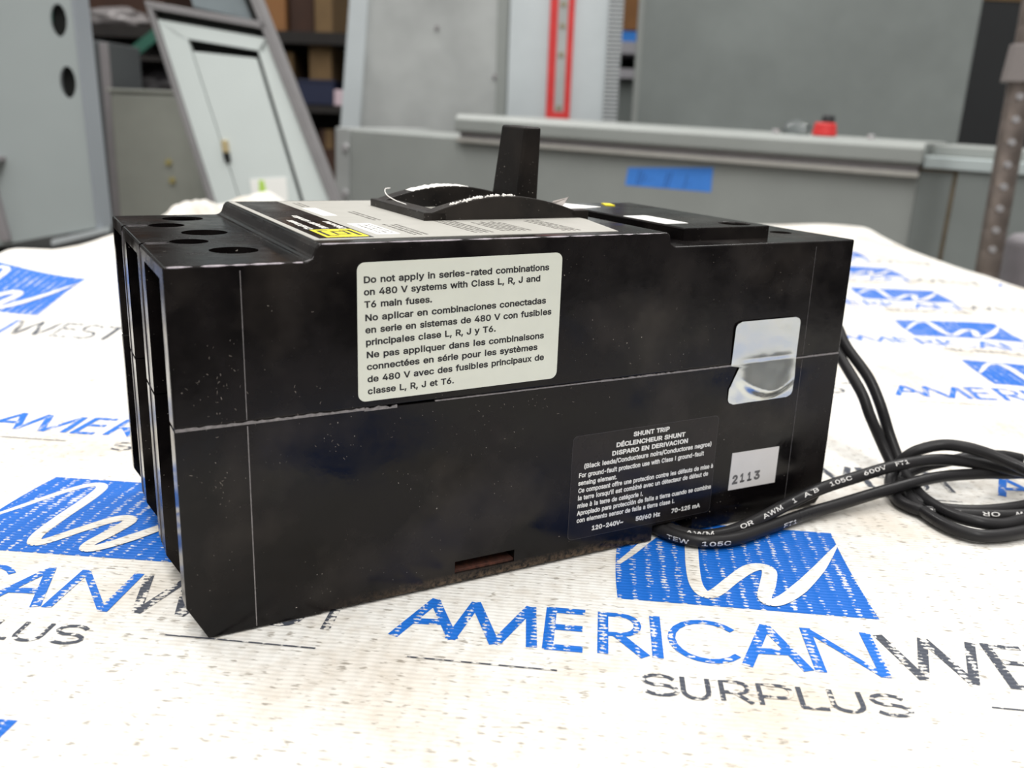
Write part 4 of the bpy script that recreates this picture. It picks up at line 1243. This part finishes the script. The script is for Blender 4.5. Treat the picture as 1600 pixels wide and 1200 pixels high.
for k, L in enumerate(LEADS):
    path = catmull(L, 8)
    b = MB()
    b.tube(path, 0.079, 14)
    w = b.build('lead_wire', M['wire'], brk)
    if k > 1 and k != 0:
        continue
    fr = frames(path)
    acc_ = [0.0]
    for i in range(1, len(path)):
        acc_.append(acc_[-1] + (path[i] - path[i - 1]).length)

    def on_wire(x, y, phi0, r=0.0805):
        i = 0
        while i < len(acc_) - 2 and acc_[i + 1] < x:
            i += 1
        t = (x - acc_[i]) / max(1e-6, acc_[i + 1] - acc_[i])
        p0, t0, a0, b0 = fr[i]
        p1, t1, a1, b1 = fr[i + 1]
        p, a, bb = p0.lerp(p1, t), a0.lerp(a1, t).normalized(), b0.lerp(b1, t).normalized()
        ph = phi0 + y / r
        return p + r * (math.cos(ph) * a + math.sin(ph) * bb)

    ph0 = 0.42 if k == 0 else -0.35
    lines = [(t, s0, 0.0, s1, 0.0, 0.105) for t, s0, s1 in WIRE_TEXT[k]]
    me = text_mesh(lines, 0.012)
    place_mesh(me, lambda x, y: on_wire(x, y, ph0))
    if k == 0:
        # the far run of the same lead shows its print upside down
        near_ = lambda q_: acc_[min(range(len(path)), key=lambda i: (path[i] - Vector(q_)).length)]
        s1, s2 = near_((10.25, -1.55, 0.085)), near_((9.30, -1.14, 0.085))
        me2 = text_mesh([('MTW', s1, 0.0, s1 + 0.36, 0.0, 0.105), ('OR', s1 + 0.55, 0.0, s1 + 0.78, 0.0, 0.105), ('STYLE', s2, 0.0, s2 + 0.42, 0.0, 0.105)], 0.012)
        place_mesh(me2, lambda x, y: on_wire(x, y, math.pi - 0.95))
        link('lettering', me2, M['wire_ink'], w)
    link('lettering', me, M['wire_ink'], w)

# ------------------------------------------------------------------ things behind the bench
M['light_grey'] = simple('light_grey_paint', (176, 186, 186), 0.42, var=0.06, scale=5)
M['cab_grey'] = simple('pale_grey_paint', (160, 168, 168), 0.42, var=0.09, scale=2.2)
M['mid_grey'] = simple('grey_enamel', (146, 150, 147), 0.42, var=0.06, scale=7, bump=0.05)
M['dark_grey'] = simple('dark_grey_enamel', (124, 130, 128), 0.5, var=0.10, scale=6, bump=0.05)
M['galv'] = simple('galvanized_steel', (174, 177, 176), 0.42, metal=0.3, var=0.13, scale=5, rough_var=0.12)
M['galv_light'] = simple('bright_galvanized_steel', (194, 201, 204), 0.42, metal=0.2, var=0.05, scale=8)
M['panel_paint'] = simple('pale_panel_paint', (204, 212, 210), 0.4, var=0.03, scale=5)
M['rail'] = simple('dark_trim_rail', (128, 126, 127), 0.45, var=0.08, scale=20)
M['trim_grey'] = simple('purple_grey_trim', (138, 134, 136), 0.45, var=0.08, scale=20)
M['void'] = simple('dark_interior', (22, 24, 22), 0.9)
M['steel'] = simple('zinc_bolt', (200, 198, 200), 0.3, metal=0.6)
M['red'] = simple('red_plastic', (205, 52, 52), 0.4, var=0.1, scale=30)
M['tape'] = simple('blue_tape', (66, 136, 226), 0.6, var=0.05, scale=60)
M['scrawl'] = simple('marker_ink', (50, 100, 178), 0.6)
M['post'] = simple('dull_shelf_post', (132, 122, 116), 0.38, metal=0.7, var=0.2, scale=30)
M['shelf'] = simple('dark_shelf_board', (26, 22, 20), 0.8, var=0.3, scale=20)
M['card'] = simple('brown_cardboard', (128, 88, 50), 0.8, var=0.12, scale=12)
M['card_dark'] = simple('dark_brown_cardboard', (54, 32, 20), 0.8, var=0.2, scale=12)
M['tan'] = simple('tan_cardboard', (104, 82, 52), 0.8, var=0.15, scale=12)
M['green'] = simple('green_rack_paint', (38, 88, 74), 0.5, var=0.1, scale=20)
M['blue_bin'] = simple('navy_bin_plastic', (22, 30, 58), 0.5)
M['box_grey'] = simple('olive_grey_enamel', (140, 142, 134), 0.5, var=0.12, scale=6)
M['black_panel'] = simple('black_panel_paint', (34, 36, 38), 0.5, var=0.1, scale=8)

# long grey enclosure lying across the room behind the bench
enc = thing('long_enclosure', 'long grey steel enclosure with an overhanging lid and a blue tape strip', 'enclosure', (-14.6, 76, 0), -math.radians(29.69), roty=math.radians(1.2))
b = MB()
b.box(0.9, 43.2, 0.25, 11, -36, 3.42)
b.build('body', M['mid_grey'], enc, bevel=0.08)
b = MB()
b.box(-0.35, 1.05, 0.0, 11, -36, 3.55)
b.build('side_flange', M['galv'], enc, bevel=0.08)
for z in (2.02, -1.58):
    b = MB()
    b.cyl((0.72, z), 0.32, -0.2, 0.02, 'y', 16)
    b.build('bolt', M['steel'], enc, bevel=0.05)
b = MB()
b.prism([(-0.35, 3.86), (-0.5, 4.0), (-0.5, 4.8), (-0.15, 5.13), (11, 5.13), (11, 3.86)], 11.35, 43.3, 'x')
b.build('lid', M['mid_grey'], enc, bevel=0.1)
b = MB()
b.box(11.4, 43.2, -0.30, 0.3, 3.18, 3.48)
b.build('trim_strip', simple('beige_grey_trim', (166, 164, 158), 0.45, var=0.06), enc, bevel=0.04)
b = MB()
b.box(11.6, 43.1, -0.05, 10.8, 3.42, 3.88)
b.build('gasket', M['trim_grey'], enc)
b = MB()
b.box(43.35, 66, -0.15, 15, 3.75, 4.42)
b.build('end_flange', M['light_grey'], enc, bevel=0.06)
b = MB()
b.box(43.6, 66, 1.2, 15, 4.42, 5.02)
b.build('end_ledge', M['mid_grey'], enc, bevel=0.06)
b = MB()
b.box(43.2, 45.0, 0.2, 11, -36, 3.75)
b.box(45.22, 66, 0.1, 11, -36, 3.75)
b.build('end_panel', M['dark_grey'], enc)
b = MB()
b.box(44.98, 45.24, 0.14, 0.3, -36, 3.70)
b.box(43.0, 45.2, 0.0, 0.2, 3.60, 3.72)
b.build('rusty_seam', simple('rusty_seam_paint', (92, 82, 66), 0.8, var=0.3, scale=30), enc, label='brown rusty seam')
b = MB()
b.prism([(24.9, 1.17), (30.93, 1.24), (30.9, 2.80), (25.02, 2.34)], 0.235, 0.26)
tp = b.build('blue_tape', M['tape'], enc, label='strip of blue tape with faint handwriting')
b = MB()
for x, z, dx, dz in ((25.75, 1.75, 0.10, 0.5), (25.95, 1.7, 0.12, 0.45), (26.2, 1.72, 0.1, 0.25), (26.55, 1.65, 0.3, 0.12), (27.75, 1.75, 0.11, 0.5), (28.0, 1.78, 0.11, 0.5), (27.85, 1.9, 0.3, 0.1), (29.1, 1.75, 0.1, 0.45), (29.3, 1.6, 0.25, 0.1)):
    b.hexa([(x - dx, 0.232, z - dz), (x - dx + 0.1, 0.232, z - dz), (x - dx + 0.1, 0.24, z - dz), (x - dx, 0.24, z - dz),
            (x + dx, 0.232, z + dz), (x + dx + 0.1, 0.232, z + dz), (x + dx + 0.1, 0.24, z + dz), (x + dx, 0.24, z + dz)])
b.build('handwriting', M['scrawl'], tp)
for x in (34.56, 40.2):
    b = MB()
    b.cyl((x, 0.3), 0.22, 5.10, 5.40, 'z', 6)
    b.build('screw_head', M['steel'], enc, bevel=0.04)

ENC = Matrix.Translation((-14.6, 76, 0)) @ Matrix.Rotation(-math.radians(29.69), 4, 'Z') @ Matrix.Rotation(math.radians(1.2), 4, 'Y')


def on_enc(x, y, z):
    return tuple(ENC @ Vector((x, y, z)))


kn = thing('cable_cap', 'small red plastic cap with a black top on the long grey enclosure', 'cap', on_enc(37.35, 1.0, 5.14), -math.radians(29.69), roty=math.radians(1.2))
b = MB()
b.cyl((0, 0), 0.74, 0, 0.80, 'z', 24, r1=0.62)
b.build('red_body', M['red'], kn, bevel=0.1)
b = MB()
b.cyl((0.12, 0), 0.42, 0.80, 1.25, 'z', 24, r1=0.34)
b.build('black_top', M['black_panel'], kn, bevel=0.08, label='black top')
# clear plastic wrap
m, nd, lk, bs = new_mat('clear_plastic')
bs.inputs['Base Color'].default_value = (0.9, 0.92, 0.93, 1)
bs.inputs['Roughness'].default_value = 0.12
bs.inputs['Transmission Weight'].default_value = 1.0
bs.inputs['IOR'].default_value = 1.25
M['clear'] = m
b = MB()
vs = []
for j in range(13):
    a = math.pi * j / 12
    vs.append([])
    for i in range(13):
        x = -0.75 + 1.5 * i / 12
        r = 0.62 * math.cos(x * 1.1) + 0.06 * mnoise.noise(Vector((x * 3, a * 2, 5)))
        vs[-1].append(b.bm.verts.new((x, r * math.cos(a), 0.004 + max(0, r * 1.35 * math.sin(a)))))
for j in range(12):
    for i in range(12):
        b.bm.faces.new((vs[j][i], vs[j][i + 1], vs[j + 1][i + 1], vs[j + 1][i]))
cw = b.build('plastic_wrap', M['clear'], smooth=True)
md = cw.modifiers.new('thickness', 'SOLIDIFY')
md.thickness = 0.02 * S
cw.location = Vector(on_enc(35.6, 1.1, 5.15)) * S
cw.rotation_euler = (0, math.radians(1.2), -math.radians(29.69))
tag(cw, 'crumpled clear plastic wrap beside the red cap', 'plastic wrap')

# tall galvanized panel and its bright post with a red strip
gp = thing('galvanized_enclosure', 'tall galvanized steel enclosure standing behind the left end of the long grey one', 'enclosure', (-9, 89, -36))
g0 = Matrix.Translation((9, -89, 36))
b = MB()
b.prism([(-18.9, -36), (-1.55, -36), (-1.55, 34), (-12.9, 34)], 88.3, 92)
b.build('sheet', M['galv'], gp, bevel=0.05, xf=g0)
b = MB()
b.prism([(-20.2, -36), (-18.1, -36), (-12.4, 34), (-13.9, 34)], 87.8, 92.2)
b.build('edge_flange', M['galv_light'], gp, bevel=0.06, xf=g0)
b = MB()
b.prism([(-2.2, -36), (-1.45, -36), (-1.45, 34), (-2.6, 34)], 88.0, 92)
b.build('corner_fold', M['mid_grey'], gp, bevel=0.1, xf=g0)
for x, z in ((-15.0, 8.1), (-7.9, 12.3), (-2.6, 8.3)):
    b = MB()
    b.cyl((x, z), 0.30 if x < -10 else 0.2, 88.05, 88.4, 'y', 20)
    b.build('bolt_hole', M['trim_grey'] if x > -10 else M['void'], gp, xf=g0)
b = MB()
b.cyl((-14.95, 7.75), 0.26, 88.0, 88.4, 'y', 20)
b.build('bolt', M['steel'], gp, bevel=0.05, xf=g0)

ps = thing('galvanized_post', 'bright galvanized upright with a red strip, next to the tall galvanized enclosure', 'steel upright', (4, 88, -36))
g1 = Matrix.Translation((-4, -88, 36))
b = MB()
b.box(-1.4, 7.4, 87.2, 90, -36, 34)
b.build('sheet', M['galv_light'], ps, bevel=0.08, xf=g1)
# perforated edge: fine horizontal slots in the surface
m, nd, lk, bs = new_mat('perforated_edge')
tc = N(nd, 'ShaderNodeTexCoord')
sx = N(nd, 'ShaderNodeSeparateXYZ')
lk.new(tc.outputs['Object'], sx.inputs[0])
wv = math_node(nd, lk, 'SINE', math_node(nd, lk, 'MULTIPLY', sx.outputs[2], 2 * math.pi / (0.36 * S)))
rr = ramp(nd, lk, wv, 0.35, 0.65)
lk.new(mixc(nd, lk, rr.outputs[0], lin((96, 100, 102)), lin((204, 208, 210))), bs.inputs['Base Color'])
bs.inputs['Roughness'].default_value = 0.5
b = MB()
b.box(7.3, 8.6, 87.0, 90, -36, 34)
b.build('perforated_edge', m, ps, xf=g1)
b = MB()
b.box(2.15, 2.85, 86.95, 87.3, 5.4, 34)
b.box(3.75, 4.3, 86.95, 87.3, 5.4, 34)
b.box(2.85, 3.75, 86.95, 87.3, 4.75, 5.4)
b.box(2.15, 2.85, 86.95, 87.3, 4.75, 5.4)
b.box(3.75, 4.3, 86.95, 87.3, 4.75, 5.4)
rs = b.build('red_strip', M['red'], ps, xf=g1, label='narrow red strip with a pale slot')
b = MB()
b.box(2.85, 3.75, 87.05, 87.3, 5.4, 34)
b.build('slot', M['galv'], ps, xf=g1)
for z in (5.75, 10.3, 12.7, 14.5, 17):
    b = MB()
    b.cyl((3.3, z), 0.22, 86.97, 87.2, 'y', 16)
    b.build('rivet', simple('brass_rivet', (150, 140, 110), 0.4, metal=0.5), ps, xf=g1)

# large dark cabinet and black panel at the right
bc = thing('equipment_cabinet', 'large dark grey steel cabinet standing behind the long enclosure', 'cabinet', (27, 97, -36))
g2 = Matrix.Translation((-27, -97, 36))
b = MB()
b.hexa([(11.4, 95, -36), (42.6, 95, -36), (46, 112, -36), (14.2, 112, -36), (11.1, 95, 40), (43.9, 95, 40), (47, 112, 40), (13.9, 112, 40)])
b.build('body', M['dark_grey'], bc, bevel=0.1, xf=g2)
b = MB()
b.prism([(10.95, -36), (11.5, -36), (11.25, 40), (10.7, 40)], 94.85, 95.2)
b.build('edge_trim', M['mid_grey'], bc, bevel=0.05, xf=g2)
bp_ = thing('black_board', 'tall black board behind the dark grey cabinet at the far edge', 'board', (52, 103, -36))
g3 = Matrix.Translation((-52, -103, 36))
b = MB()
b.box(44.3, 62, 114, 116, -36, 19.6)
b.build('board', M['black_panel'], bp_, bevel=0.05, xf=g3)
b = MB()
b.box(44.2, 62.1, 113.9, 116.1, 19.6, 20.4)
b.build('top_rail', M['tan'], bp_, xf=g3)
b = MB()
b.prism([(48.0, -36), (49.2, -36), (48.0, 11), (47.4, 11)], 112.6, 113.4)
b.build('brace', M['blue_bin'], bp_, xf=g3, label='dark blue slanting brace')

# wire shelf post close to the far corner of the bench
sp_ = thing('shelf_post', 'round grooved steel shelf post with a collar beside the bench', 'post', (22.62, 44.3, -36))
g4 = Matrix.Translation((-22.62, -44.3, 36))
b = MB()
path = []
rad = []
z = -36.0
while z < 24:
    path += [Vector((22.62, 44.3, z + 0.02)), Vector((22.62, 44.3, z + 0.42)), Vector((22.62, 44.3, z + 0.47)), Vector((22.62, 44.3, z + 0.53)), Vector((22.62, 44.3, z + 0.58))]
    rad += [0.56, 0.56, 0.55, 0.55, 0.56]
    z += 1.0
b.tube(path, rad, 24)
b.build('pole', M['post'], sp_, xf=g4)
b = MB()
b.cyl((22.62, 44.3), 0.86, 7.1, 8.75, 'z', 28, r1=0.72)
b.build('collar', simple('grey_collar_plastic', (118, 112, 110), 0.5), sp_, bevel=0.06, xf=g4)
for z in (6.5, 5.5, 4.5, 3.5, 2.5, 1.5, 0.5, -0.4):
    b = MB()
    b.cyl((22.42, z), 0.16, 43.70, 43.85, 'y', 14)
    b.build('groove_stud', M['steel'], sp_, xf=g4)

# pale grey leaning enclosure at the left
lc = thing('knockout_enclosure', 'tall pale grey steel enclosure with two round black holes, leaning at the left', 'enclosure', (-27, 52, -36))
g5 = Matrix.Translation((27, -52, 36))
b = MB()
b.hexa([(-28.6, 50, -3.0), (-22.7, 50, -1.75), (-22.7, 50.15, -1.75), (-28.6, 50.15, -3.0), (-31.5, 51.2, 30), (-23.9, 51.2, 30), (-23.9, 51.35, 30), (-31.5, 51.35, 30)])
lb = b.build('body', M['cab_grey'], lc, xf=g5)
cs = []
for x, z in ((-23.95, 8.75), (-23.72, 5.72)):
    c = MB()
    c.cyl((x, z), 0.42, 48, 51.0, 'y', 28)
    for v in c.bm.verts:
        v.co.z = z + (v.co.z - z) * 1.9
    cs.append(c.build('cut', M['void'], xf=g5))
boolean(lb, cs, bevel=0.04, seg=2)
b = MB()
b.hexa([(-22.78, 49.95, -1.85), (-22.62, 49.95, -1.8), (-22.62, 51.7, -1.8), (-22.78, 51.7, -1.85), (-23.98, 51.15, 30), (-23.82, 51.15, 30), (-23.82, 52.9, 30), (-23.98, 52.9, 30)])
b.build('edge_flange', simple('blue_grey_flange', (142, 148, 154), 0.42), lc, bevel=0.03, xf=g5)
for x, z in ((-23.95, 8.75), (-23.72, 5.72)):
    b = MB()
    b.cyl((x, z), 0.55, 50.9, 51.6, 'y', 28)
    for v in b.bm.verts:
        v.co.z = z + (v.co.z - z) * 1.9
    b.build('knockout_shade_backing', M['void'], lc, xf=g5)  # dark backing, painted shade for the inside of the hole
b = MB()
b.hexa([(-25.2, 49.8, -2.75), (-22.2, 49.8, -1.95), (-22.2, 50.4, -1.95), (-25.2, 50.4, -2.75), (-25.2, 49.8, -2.45), (-22.2, 49.8, -1.68), (-22.2, 50.4, -1.68), (-25.2, 50.4, -2.45)])
b.build('bottom_lip', M['galv_light'], lc, xf=g5)
b = MB()
b.hexa([(-27.9, 49.5, -2.6), (-27.4, 49.5, -2.6), (-27.4, 50.3, -2.6), (-27.9, 50.3, -2.6), (-28.5, 49.6, 1.2), (-28.1, 49.6, 1.2), (-28.1, 50.4, 1.2), (-28.5, 50.4, 1.2)])
b.build('hinge_rail', M['trim_grey'], lc, bevel=0.04, xf=g5)
b = MB()
b.box(-28.6, -27.35, 49.2, 50.3, 1.55, 1.85)
b.build('latch', M['trim_grey'], lc, bevel=0.05, xf=g5)
b = MB()
b.box(-30, -23.2, 50.6, 56, -36, -3.05)
b.build('stand', M['void'], lc, xf=g5)

# olive box and small box behind it
ob = thing('steel_box', 'dark olive grey steel box between the pale enclosure and the leaning panel', 'steel box', (-30, 77, -36))
g6 = Matrix.Translation((30, -77, 36))
b = MB()
b.box(-32.3, -25.6, 75, 84, -36, 5.75)
b.build('body', M['box_grey'], ob, bevel=0.5, seg=4, xf=g6)
b = MB()
b.box(-32.4, -25.5, 74.9, 84.1, 5.6, 5.85)
b.build('rim', M['box_grey'], ob, bevel=0.06, xf=g6)
for x, z in ((-27.7, -1.0), (-27.9, 0.4)):
    b = MB()
    b.cyl((x, z), 0.25, 74.8, 75.1, 'y', 14)
    b.build('bolt', simple('brassy_bolt', (150, 140, 90), 0.5), ob, xf=g6)
sbx = thing('junction_box', 'small dark grey box with a pale edge beside the olive box', 'box', (-34, 80, -36))
g7 = Matrix.Translation((34, -80, 36))
b = MB()
b.box(-38, -33.9, 78, 86, -36, 9.5)
b.build('body', simple('slate_paint', (82, 86, 88), 0.5), sbx, bevel=0.1, xf=g7)
b = MB()
b.box(-33.95, -33.35, 77.85, 78.3, -36, 9.35)
b.build('pale_edge', M['trim_grey'], sbx, bevel=0.05, xf=g7)

# leaning panelboard trim
lp = thing('panelboard_trim', 'leaning pale grey panelboard cover with a hinged door and dark grey frame', 'panel cover', (-5, 61, -36))
SH = Matrix.Identity(4)
SH[1][2] = 0.16          # the cover leans back
g8 = Matrix.Translation((5, -61, 36)) @ SH


def slab(name, pts, y0, y1, mat, bevel=0.05, label=None, parent=None):
    q = MB()
    q.prism(pts, y0, y1)
    return q.build(name, mat, parent or lp, bevel=bevel, xf=g8, label=label)


def LX(z):          # left edge
    return -23.55 - (z - 10.6) * 0.330


def RX(z):          # right edge
    return -16.1 - (z - 9.6) * 0.425


slab('side_rail', [(LX(-36) - 0.1, -36), (LX(-36) + 0.36, -36), (LX(10.9) + 0.32, 10.7), (LX(10.9) - 0.1, 10.95)], 59.65, 61, M['rail'])
slab('side_rail', [(RX(-36) - 0.38, -36), (RX(-36) + 0.25, -36), (RX(26) + 0.25, 26), (RX(26) - 0.35, 26)], 59.65, 61, M['rail'])
slab('cross_rail', [(LX(10.55), 10.5), (RX(9.55), 9.5), (RX(10.0), 9.95), (LX(10.9), 10.95)], 59.65, 61, M['rail'])
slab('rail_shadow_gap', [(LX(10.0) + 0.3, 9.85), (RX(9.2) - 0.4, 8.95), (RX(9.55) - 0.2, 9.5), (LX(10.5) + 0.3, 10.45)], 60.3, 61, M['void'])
slab('upper_panel', [(-21.0, 10.75), (RX(10.0) - 0.4, 10.0), (RX(26) - 0.4, 26), (-25.5, 26)], 60.6, 61, simple('blue_grey_paint', (122, 132, 136), 0.4, var=0.05))
slab('panel_edge', [(RX(10.0) - 0.85, 10.1), (RX(10.0) - 0.35, 10.0), (RX(26) - 0.35, 26), (RX(26) - 0.85, 26)], 60.2, 60.7, M['void'])
# face plate around the door opening
DL = lambda z: -21.15 - (z - 8.8) * 0.335
DR = lambda z: -16.72 - (z - 8.3) * 0.325
slab('face_plate', [(LX(-36) + 0.34, -36), (DL(-36), -36), (DL(8.8), 8.8), (LX(9.9) + 0.3, 9.9)], 59.9, 60.4, M['panel_paint'], 0.02)
slab('face_plate', [(DR(-36), -36), (RX(-36) - 0.36, -36), (RX(9.0) - 0.33, 9.0), (DR(8.3), 8.3)], 59.9, 60.4, M['panel_paint'], 0.02)
slab('face_plate', [(DL(8.8), 8.8), (DR(8.25), 8.25), (DR(8.25) + 0.4, 8.15), (RX(9.0) - 0.33, 9.0), (LX(9.9) + 0.3, 9.9), (DL(8.8) - 0.4, 8.85)], 59.9, 60.4, M['panel_paint'], 0.0)
slab('back_pan', [(DL(-36) - 0.4, -36), (DR(-36) + 0.4, -36), (DR(8.6) + 0.3, 8.6), (DL(9.0) - 0.3, 9.1)], 60.9, 61.4, M['void'], 0.0)
door = slab('door', [(DL(-36) + 0.04, -36), (DR(-36) - 0.32, -36), (DR(7.72) - 0.28, 7.78), (DL(8.0) + 0.05, 8.05)], 59.95, 60.35, M['panel_paint'], 0.03)
slab('latch', [(-18.9, 2.0), (-18.5, 2.0), (-18.6, 2.75), (-19.0, 2.75)], 59.7, 60.0, simple('yellowed_latch', (176, 160, 120), 0.5), 0.05, parent=door)
slab('latch_keyhole', [(-18.75, 1.45), (-18.4, 1.45), (-18.5, 2.0), (-18.9, 2.0)], 59.7, 60.0, M['void'], 0.03, parent=door)
slab('sticker', [(-17.0, -0.9), (-14.75, -0.9), (-14.9, 0.62), (-17.2, 0.40)], 59.9, 59.97, M['white'], 0.0, label='white sticker with a green mark', parent=door)
slab('sticker_mark', [(-16.6, -0.45), (-16.1, -0.5), (-16.3, 0.35), (-16.6, 0.4)], 59.86, 59.9, simple('lime_mark', (178, 214, 90), 0.5), 0.0, parent=door)

# dark storage racks with boxes and bags
rk = thing('storage_rack', 'dark storage rack full of boxes behind the leaning panel cover', 'storage rack', (-38, 130, -36))
g9 = Matrix.Translation((38, -130, 36))
for z in (14.0, 5.4, -6, -20):
    b = MB()
    b.box(-70, -14, 120, 146, z - (1.4 if z == 14.0 else 0.9), z)
    b.build('shelf', M['shelf'], rk, xf=g9)
for x in (-58, -15.5):
    b = MB()
    b.box(x, x + 1.4, 120.2, 122, -36, 40)
    b.build('upright', M['green'] if x < -20 else M['shelf'], rk, xf=g9)
b = MB()
b.hexa([(-52.0, 119.4, 8.6), (-51.2, 119.4, 7.6), (-51.2, 120.2, 7.6), (-52, 120.2, 8.6), (-42.6, 119.4, 15.6), (-42.0, 119.4, 14.5), (-42.0, 120.2, 14.5), (-42.6, 120.2, 15.6)])
b.build('brace', M['green'], rk, xf=g9, label='green diagonal brace')
b = MB()
b.box(-70, -14, 146.2, 147, -36, 40)
b.build('back_board', M['shelf'], rk, xf=g9)


def carton(x0, x1, y0, z0, h, mat, label, name='cardboard_box', cat='box', group=None, flaps=True):
    t = thing(name, label, cat, ((x0 + x1) / 2, y0 + 6, z0 + 0.03), 0, group)
    w = (x1 - x0) / 2
    q = MB()
    q.box(-w, w, -5.5, 6, 0, h)
    q.build('carton', mat, t, bevel=0.08)
    if flaps:
        q = MB()
        q.box(-w, w, -5.54, 6, h - 0.02, h + 0.06)
        q.build('flap', mat, t)
        q = MB()
        q.box(-0.5, 0.5, -5.56, 6.02, h * 0.72, h + 0.07)
        q.build('tape_seal', M['tan'], t)
    return t


carton(-33.5, -29.6, 121, 14.0, 9, M['card'], 'orange-brown cardboard box on the top rack shelf, nearest the leaning panel')
carton(-29.3, -26.3, 122, 14.0, 9, M['card_dark'], 'dark brown cardboard box on the top rack shelf, between two lighter ones')
carton(-26.0, -23.8, 121, 14.0, 9, M['tan'], 'narrow tan cardboard box on the top rack shelf near the galvanized enclosure')
carton(-56.2, -46.5, 126.5, 14.0, 9, M['card_dark'], 'dark reddish brown cardboard box on the top shelf above the grey bags')
carton(-31.2, -28.9, 121.5, 5.4, 6.2, M['tan'], 'tall thin tan box on the middle rack shelf beside the leaning panel')
carton(-26.8, -24.0, 121.0, 8.45, 4.0, M['tan'], 'tan box standing on the navy bin on the middle shelf')
carton(-25.8, -23.2, 121.2, -6, 8.4, M['card_dark'], 'brown cardboard box on the low shelf beside the galvanized enclosure')
bn = thing('storage_bin', 'navy blue plastic bin on the middle rack shelf', 'bin', (-25.8, 126.5, 5.43))
b = MB()
b.box(-2.4, 2.2, -5.6, 5, 0, 3.0)
b.build('tub', M['blue_bin'], bn, bevel=0.15)
b = MB()
b.box(-2.5, 2.3, -5.7, 5.1, 2.75, 3.03)
b.build('rim', M['blue_bin'], bn, bevel=0.05)
pr = MB()
pr.cyl((0, 0), 0.85, 0, 1.9, 'z', 18, r1=0.8)
pr = pr.build('roll', simple('pinkish_roll', (196, 176, 184), 0.7), None, bevel=0.1)
pr.location = Vector((-22.9, 121.2, 5.43)) * S
tag(pr, 'small pinkish white roll on the middle shelf by the galvanized enclosure', 'roll')


def bag(x, y, z, rx, ry, rz, mat, label, seed):
    q = MB()
    bmesh.ops.create_icosphere(q.bm, subdivisions=4, radius=1)
    for v_ in q.bm.verts:
        n_ = v_.co.normalized()
        k_ = 1 + 0.22 * mnoise.noise(n_ * 2.2 + Vector((seed, 0, 0))) + 0.10 * mnoise.noise(n_ * 6 + Vector((0, seed, 0)))
        v_.co = Vector((n_.x * rx * k_, n_.y * ry * k_, max(-0.42, n_.z) * rz * k_ + 0.40 * rz))
    lo = min(v_.co.z for v_ in q.bm.verts)
    for v_ in q.bm.verts:
        v_.co.z = max(v_.co.z - lo - 0.06, 0.0)
    o = q.build('plastic_bag', mat, None, smooth=True)
    o.location = Vector((x, y, z + 0.04)) * S
    return tag(o, label, 'bag')


M['bag_grey'] = simple('grey_plastic_film', (112, 108, 108), 0.3, var=0.3, scale=18)
M['bag_black'] = simple('black_plastic_film', (40, 38, 40), 0.3, var=0.4, scale=18)
bag(-51.6, 124, 14.0, 4.0, 2.6, 1.6, M['bag_grey'], 'crumpled grey plastic bag in front of the reddish brown box', 1.3)
b = MB()
b.box(-56, -38, 119, 127, 9.9, 10.4)
b.build('shelf', M['shelf'], rk, xf=g9)
bag(-50.5, 124.2, 10.4, 3.6, 2.2, 1.4, M['bag_grey'], 'flat crumpled grey plastic bag on the short shelf below the reddish brown box', 4.1)
bag(-44.5, 122.5, 5.4, 5.0, 2.6, 2.6, M['bag_black'], 'black plastic bag heaped under the green brace', 8.2)
ft = MB()
ft.cyl((0, 0), 0.75, 0, 3.0, 'z', 18, r1=0.7)
ft = ft.build('red_canister', simple('dark_red_paint', (110, 28, 30), 0.5), None, bevel=0.12)
ft.location = Vector((-42.4, 121.8, -5.97)) * S
tag(ft, 'dark red canister in the shadow left of the leaning panel', 'canister')

r2 = thing('parts_rack', 'grey rack with pale shelf edges seen between the galvanized post and the dark cabinet', 'storage rack', (14, 138, -36))
ga = Matrix.Translation((-14, -138, 36))
for z0, z1 in ((13.5, 15.0), (10.4, 11.6)):
    b = MB()
    b.box(6, 24, 130, 146, z0, z1)
    b.build('shelf', simple('pale_shelf_edge', (172, 170, 176), 0.5, var=0.05), r2, xf=ga)
b = MB()
b.box(6, 24, 131, 146, -36, 10.4)
b.build('lower_panel', M['dark_grey'], r2, xf=ga)
b = MB()
b.box(6, 24, 145, 146, 10.4, 30)
b.build('back_board', M['void'], r2, xf=ga)
carton(11.0, 17.5, 131, 16.5, 6, M['card'], 'orange-brown box on the pale shelf beyond the galvanized post')
bt = MB()
bt.box(-2.2, 2.2, -4.4, 4, 0, 1.44)
bt = bt.build('blue_case', simple('bright_blue_plastic', (52, 124, 204), 0.5), None, bevel=0.12)
bt.location = Vector((14.6, 136, 15.03)) * S
tag(bt, 'flat bright blue case under the orange-brown box on the pale shelf', 'case')

# rounded grey pipe end at the right edge
pe = MB()
pe.cyl((0, 0), 1.5, 0, 36.2, 'z', 28)
pe = pe.build('conduit_pipe', simple('pipe_grey', (128, 124, 128), 0.45, var=0.15, scale=15), None, bevel=0.5, seg=4)
pe.location = Vector((25.4, 45.2, -36)) * S
tag(pe, 'stubby grey pipe standing between the shelf post and the long enclosure', 'pipe')
